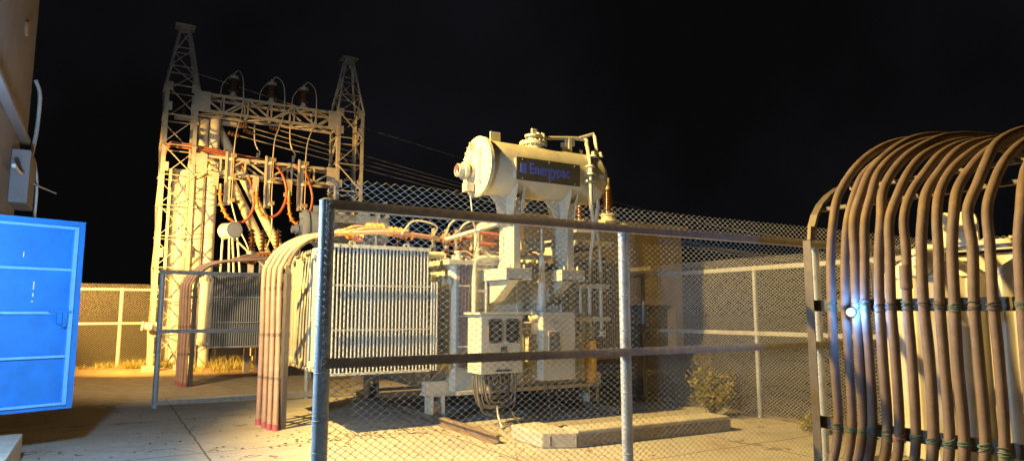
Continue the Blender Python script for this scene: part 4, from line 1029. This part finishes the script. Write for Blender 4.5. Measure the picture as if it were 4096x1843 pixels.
# second bay's instrument drum on legs (round tank end) by the poles
c1 = P(920, 922, 19.5)
T = thing('instrument_drum', 'small round drum on thin legs in front of the raking poles', 'drum', (c1.x, c1.y, 2.6))
m = MB(); m.lathe([(0.001, -0.24), (0.19, -0.24), (0.205, -0.2), (0.205, 0.2), (0.19, 0.24), (0.001, 0.24)], c1, (-0.35, 0.94, 0), 26); m.lathe([(0.2, 0.2), (0.225, 0.2), (0.225, 0.23), (0.2, 0.23)], c1, (-0.35, 0.94, 0), 26); m.lathe([(0.2, -0.24), (0.225, -0.24), (0.225, -0.2), (0.2, -0.2)], c1, (-0.35, 0.94, 0), 26)
m.build('shell', M['pole'], T)
for dx, dy in ((-0.25, -0.1), (-0.05, -0.2), (0.12, 0.1), (0.28, 0.1)):
    m = MB().tube([(c1.x + dx * 0.75, c1.y + dy, c1.z - 0.15), (c1.x + dx + 0.05, c1.y + dy, 2.62)], 0.028, 8); m.build('leg', M['pole'], T)
m = MB(); m.bar((c1.x + 0.05, c1.y, c1.z - 0.15), (c1.x + 1.1, c1.y, 2.7), 0.04, 0.04); m.build('stay', M['pole'], T)
m = MB(); m.box(c1.x - 0.35, c1.y - 0.3, 2.54, c1.x + 1.6, c1.y + 0.3, 2.62); m.build('platform', M['galv'], T)
for i, (px, py) in enumerate(((1005, 1005), (1050, 1008), (1108, 1005))):
    q = P(px, py, 19.6); T = thing('pin_bushing', ('left', 'middle', 'right')[i] + ' ribbed bushing at the foot of the raking poles', 'bushing', q, 'ribbed bushings beyond the far left transformer')
    sheds(MB(), q, 0.62, 0.05, 0.12, 6, seg=12, taper=0.8).build('ribbed_body', M['porc'], T)
    MB().lathe([(0.13, -0.08), (0.13, 0), (0.06, 0.01)], q, n=12).build('flange', M['galv'], T)
    MB().box(q.x - 0.07, q.y - 0.07, 0, q.x + 0.07, q.y + 0.07, q.z - 0.08).build('pedestal', M['galv'], T)

# ------------------------------------------------------------------ overhead lines
dirv = Vector((0.953, 0.304, 0))
starts = [((3.2, 22.0, 7.45), 'highest of the four pale line wires leaving the gantry'), ((3.35, 21.7, 7.18), 'second of the four pale line wires leaving the gantry'), ((2.9, 21.5, 7.0), 'third of the four pale line wires leaving the gantry'), ((4.2, 22.1, 7.5), 'lowest pale line wire, leaving the gantry beside the right tower')]
far = Vector((71.8, 43.9, 7.2))
for i, (s, l) in enumerate(starts):
    s = Vector(s); e = far + Vector((0.2 * i, -0.6 * i, -0.25 * i)); pts = []
    for k in range(41):
        t = k / 40; q = s.lerp(e, t); q.z -= 4 * 1.25 * t * (1 - t); pts.append(q)
    T = thing('line_wire', l, 'wire', s, 'line wires strung from the gantry'); MB().tube(pts, 0.016, 6).build('conductor', M['aluwire'], T)
    d = (pts[1] - pts[0]).normalized(); sheds(MB(), pts[0], 0.35, 0.03, 0.07, 4, axis=d, seg=10).build('strain_insulator', M['porc'], T)
s = Vector((2.1, 22.5, 9.0)); e = far + Vector((0, 0, 2.2)); pts = []
for k in range(41):
    t = k / 40; q = s.lerp(e, t); q.z -= 4 * 1.5 * t * (1 - t); pts.append(q)
tag(MB().tube(pts, 0.012, 6).build('earth_wire', M['aluwire'], None, loc=s), 'thin earth wire sloping from the top of the left tower past the arresters', 'wire')
T = thing('utility_pole', 'distant line pole where the overhead wires end', 'pole', (72.2, 43.2, 0))
MB().tube([(72.2, 43.2, 0), (72.2, 43.2, 9.6)], [0.16, 0.1], 12).build('shaft', M['pole'], T)
MB().box(71.9, 41.7, 6.9, 72.0, 44.6, 7.05).build('crossarm', M['galv'], T)

# ------------------------------------------------------------------ the building, its blue door and step at left
B = thing('switchgear_building', 'plastered building with a ledge and wall cables, rising behind the blue door', 'building', (-1.05, 11, 0))
m = MB(); m.box(-9, -12, 0, -1.10, 11.0, 7.2); m.build('wall', M['wall'], B)
m = MB(); m.box(-1.098, 4.0, 3.93, -1.03, 11.03, 7.2); m.box(-1.098, 4.0, 3.86, -0.99, 11.07, 3.928); m.build('upper_panel', M['wall'], B, 0.01)
m = MB(); m.lathe([(0.10, 0.0), (0.10, 0.03), (0.05, 0.04), (0.001, 0.04)], (-1.03, 9.83, 5.05), (1, 0, 0), 20); m.build('vent', M['rust'], B)
m = MB(); m.box(-1.098, 10.2, 2.95, -0.90, 11.0, 3.62); m.build('duct_box', M['wall'], B, 0.01)
m = MB(); m.tube(smooth_path([(-0.99, 11.0, 4.75), (-0.93, 11.0, 4.55), (-0.93, 11.0, 4.1), (-0.95, 10.9, 3.75), (-0.95, 10.6, 3.5), (-0.97, 10.1, 3.3), (-0.99, 9.5, 3.28)], 6), 0.025, 8)
m.tube(smooth_path([(-0.92, 11.06, 3.6), (-0.88, 11.05, 3.3), (-0.88, 11.05, 2.8), (-0.90, 11.0, 2.6)], 6), 0.018, 8); m.build('wall_cable', M['galv'], B)
m = MB(); m.bar((-1.02, 10.5, 3.30), (-0.66, 11.05, 3.22), 0.014, 0.014); m.build('bracket_arm', M['angle'], B)
p0 = Vector((-1.09, 9.17, 0)); p1 = Vector((-0.25, 9.5, 0)); dd = (p1 - p0).normalized(); nn = Vector((dd.y, -dd.x, 0)); Lw = (p1 - p0).length; z0, z1 = 0.51, 2.67
T = thing('steel_door', 'open bright blue steel door leaf with pale cross rails, hung on the building', 'door', p0)


def dbox(s0, s1, za, zb, t0, t1, mb):
    q = [p0 + dd * s0 + nn * t0, p0 + dd * s1 + nn * t0, p0 + dd * s1 + nn * t1, p0 + dd * s0 + nn * t1]
    mb.prism([(v.x, v.y, za) for v in q], (0, 0, zb - za)); return mb


dbox(0, Lw, z0, z1, -0.02, 0.0, MB()).build('panel', M['blue'], T)
m = MB(); dbox(Lw - 0.075, Lw - 0.0, z0, z1, 0.0015, 0.012, m); dbox(0, Lw - 0.077, z1 - 0.07, z1, 0.0015, 0.012, m); dbox(0, Lw - 0.077, z0, z0 + 0.045, 0.0015, 0.012, m); m.build('leaf_border', M['blue'], T)
m = MB(); dbox(Lw - 0.12, Lw - 0.077, z0 + 0.046, z1 - 0.071, 0.002, 0.045, m); m.build('stile', M['blueframe'], T)
for zz, mm in ((z1 - 0.10, 'blueframe'), (2.08, 'blueframe'), (1.585, 'blueframe'), (1.09, 'blueframe'), (z0 + 0.048, 'blueframe')):
    m = MB(); dbox(0, Lw - 0.122, zz, zz + 0.028, 0.002, 0.042, m); m.build('cross_rail', M[mm], T)
m = MB(); dbox(Lw - 0.24, Lw - 0.123, 1.47, 1.63, 0.043, 0.06, m); dbox(Lw - 0.19, Lw - 0.15, 1.44, 1.6, 0.061, 0.09, m); dbox(Lw - 0.33, Lw - 0.1, 1.60, 1.622, 0.062, 0.078, m); m.build('latch', M['blue'], T)
m = MB(); dbox(Lw - 0.125, Lw - 0.112, 1.75, 1.98, 0.046, 0.054, m); m.build('bolt_plate', M['blueframe'], T)
m = MB(); dbox(0.30, 0.308, 2.22, 2.28, 0.0015, 0.003, m); dbox(0.42, 0.43, 1.86, 1.95, 0.0015, 0.003, m); dbox(0.42, 0.43, 1.78, 1.82, 0.0015, 0.003, m); dbox(0.415, 0.43, 1.72, 1.735, 0.0015, 0.003, m); m.build('scratch', M['whiteink'], T)
m = MB(); m.box(-1.098, 7.2, 0, -0.68, 9.35, 0.28); s = tag(m.build('door_step', M['conc'], None, 0.012, loc=(-1.09, 7.2, 0)), 'low pale concrete step below the blue door, at the left edge', 'step')

# ------------------------------------------------------------------ far building at right and the added blue lamp
B = thing('far_building', 'dim plain building with a dark open bay, beyond the fence with the bush', 'building', (17, 20, 0))
m = MB(); m.box(12.5, 20, 1.9, 20.1, 25, 4.95); m.build('upper_wall', M['farwall'], B)
m = MB(); m.box(12.6, 20.6, 0, 20.0, 25, 1.898); m.build('bay_back', M['dark'], B)
m = MB(); m.box(12.5, 20.02, 0, 12.9, 20.5, 1.898); m.cut(); m.box(19.7, 20.02, 0, 20.1, 20.5, 1.898); m.build_each('pier', M['farwall'], B)
m = MB(); m.box(12.3, 19.8, 4.952, 20.3, 25.2, 5.08); m.build('roof', M['farwall'], B)
q = ray(3403, 1248); t = 5.05 / q[0]; lp = Vector((q[0] * t, q[1] * t, EYE + q[2] * t))
T = thing('glare_lamp', 'small blue white lamp added in place of the glare between the second and third brown cables', 'lamp', (lp.x, lp.y, lp.z))  # added lamp on the rack, standing in for a blue glare
MB().bar((lp.x + 0.05, lp.y, lp.z), (RX + 0.1, lp.y + 0.01, 1.66), 0.016, 0.016).build('bracket', M['galv'], T)
ax = (-Vector((lp.x, lp.y, 0))).normalized()
MB().lathe([(0.001, -0.05), (0.02, -0.05), (0.032, 0.0), (0.032, 0.010), (0.029, 0.010), (0.028, 0.004)], lp, ax, 20).build('housing', M['lamphouse'], T)
MB().lathe([(0.001, 0.010), (0.0285, 0.005)], lp, ax, 20).build('lens', M['led'], T)

for i, (px, py) in enumerate(((612, 1256), (649, 1257))):
    q = P(px, py, 62.0); T = thing('distant_lamp', ('tiny greenish lamp far off, seen through the farthest fence', 'tiny white lamp far off, seen through the farthest fence')[i], 'lamp', (q.x, q.y, 0))
    MB().cyl((q.x, q.y + 0.1, 0), (q.x, q.y + 0.1, q.z + 0.1), 0.04, 8).build('post', M['galv'], T)
    MB().lathe([(0.001, -0.06), (0.05, -0.03), (0.06, 0), (0.05, 0.03), (0.001, 0.06)], q, n=10).build('lens', (M['led'], mat('white_lens', (0.9, 0.9, 0.9), 0.4, 0, 0, 9, 0, emit=(1, 0.9, 0.8), estr=6))[i], T)

# ------------------------------------------------------------------ camera, sky, lamps
cam = bpy.data.cameras.new('camera'); co = bpy.data.objects.new('camera', cam); COL.objects.link(co)
co.location = (0, 0, EYE); co.rotation_euler = (R(90) + PIT, 0, -YAW)
cam.sensor_width = 36; cam.lens = 36 * F / 4096; cam.clip_start = 0.05; cam.clip_end = 2000
SC.camera = co

w = bpy.data.worlds.new('World'); SC.world = w; w.use_nodes = True
nt = w.node_tree; N = nt.nodes; L = nt.links; bg = N['Background']
tc = N.new('ShaderNodeTexCoord'); nz = N.new('ShaderNodeTexNoise'); nz.inputs['Scale'].default_value = 2.2; nz.inputs['Detail'].default_value = 5
L.new(tc.outputs['Generated'], nz.inputs['Vector'])
rp = N.new('ShaderNodeValToRGB'); rp.color_ramp.elements[0].position = 0.42; rp.color_ramp.elements[1].position = 0.75
rp.color_ramp.elements[0].color = (0.0022, 0.0022, 0.0024, 1); rp.color_ramp.elements[1].color = (0.0065, 0.0066, 0.009, 1)
L.new(nz.outputs['Fac'], rp.inputs['Fac']); L.new(rp.outputs['Color'], bg.inputs['Color']); bg.inputs['Strength'].default_value = 1.0


def lamp(name, kind, loc, power, col, size, target=None, spot=60, blend=0.5):
    l = bpy.data.lights.new(name, kind); l.energy = power; l.color = col; l.shadow_soft_size = size
    if kind == 'SPOT': l.spot_size = R(spot); l.spot_blend = blend
    o = bpy.data.objects.new(name, l); COL.objects.link(o); o.location = loc
    if target is not None: o.rotation_euler = (Vector(target) - Vector(loc)).to_track_quat('-Z', 'Y').to_euler()
    return o


lamp('sodium_lamp', 'SPOT', (-0.7, 8.35, 6.7), 10800, (1.0, 0.645, 0.175), 0.09, (6.0, 7.5, 4.3), 120, 0.5)
lamp('corner_lamp', 'SPOT', (-1.0, 13.0, 6.0), 1900, (1.0, 0.78, 0.46), 0.3, (3.4, 18.2, 2.2), 100, 0.7)
lamp('gantry_lamp', 'SPOT', (-3.1, 17.8, 2.9), 15000, (1.0, 0.51, 0.10), 0.15, (2.4, 22.6, 2.7), 74, 0.5)
lamp('door_lamp', 'POINT', (-0.72, 5.9, 2.2), 700, (0.44, 0.71, 1.0), 0.10)
lamp('fill_light', 'POINT', (-3.0, -5.0, 5.5), 800, (1.0, 0.80, 0.52), 0.4)  # unseen soft fill added behind the camera to lift the shadows
lamp('glare_spill', 'POINT', lp + ax * 0.06, 16, (0.10, 0.36, 1.0), 0.02)  # added blue spill from the stand-in lamp onto nearby cables

SC.view_settings.view_transform = 'Standard'; SC.view_settings.look = 'None'; SC.view_settings.exposure = 0.18; SC.view_settings.gamma = 1
SC.render.engine = 'CYCLES'
SC.cycles.use_denoising = True
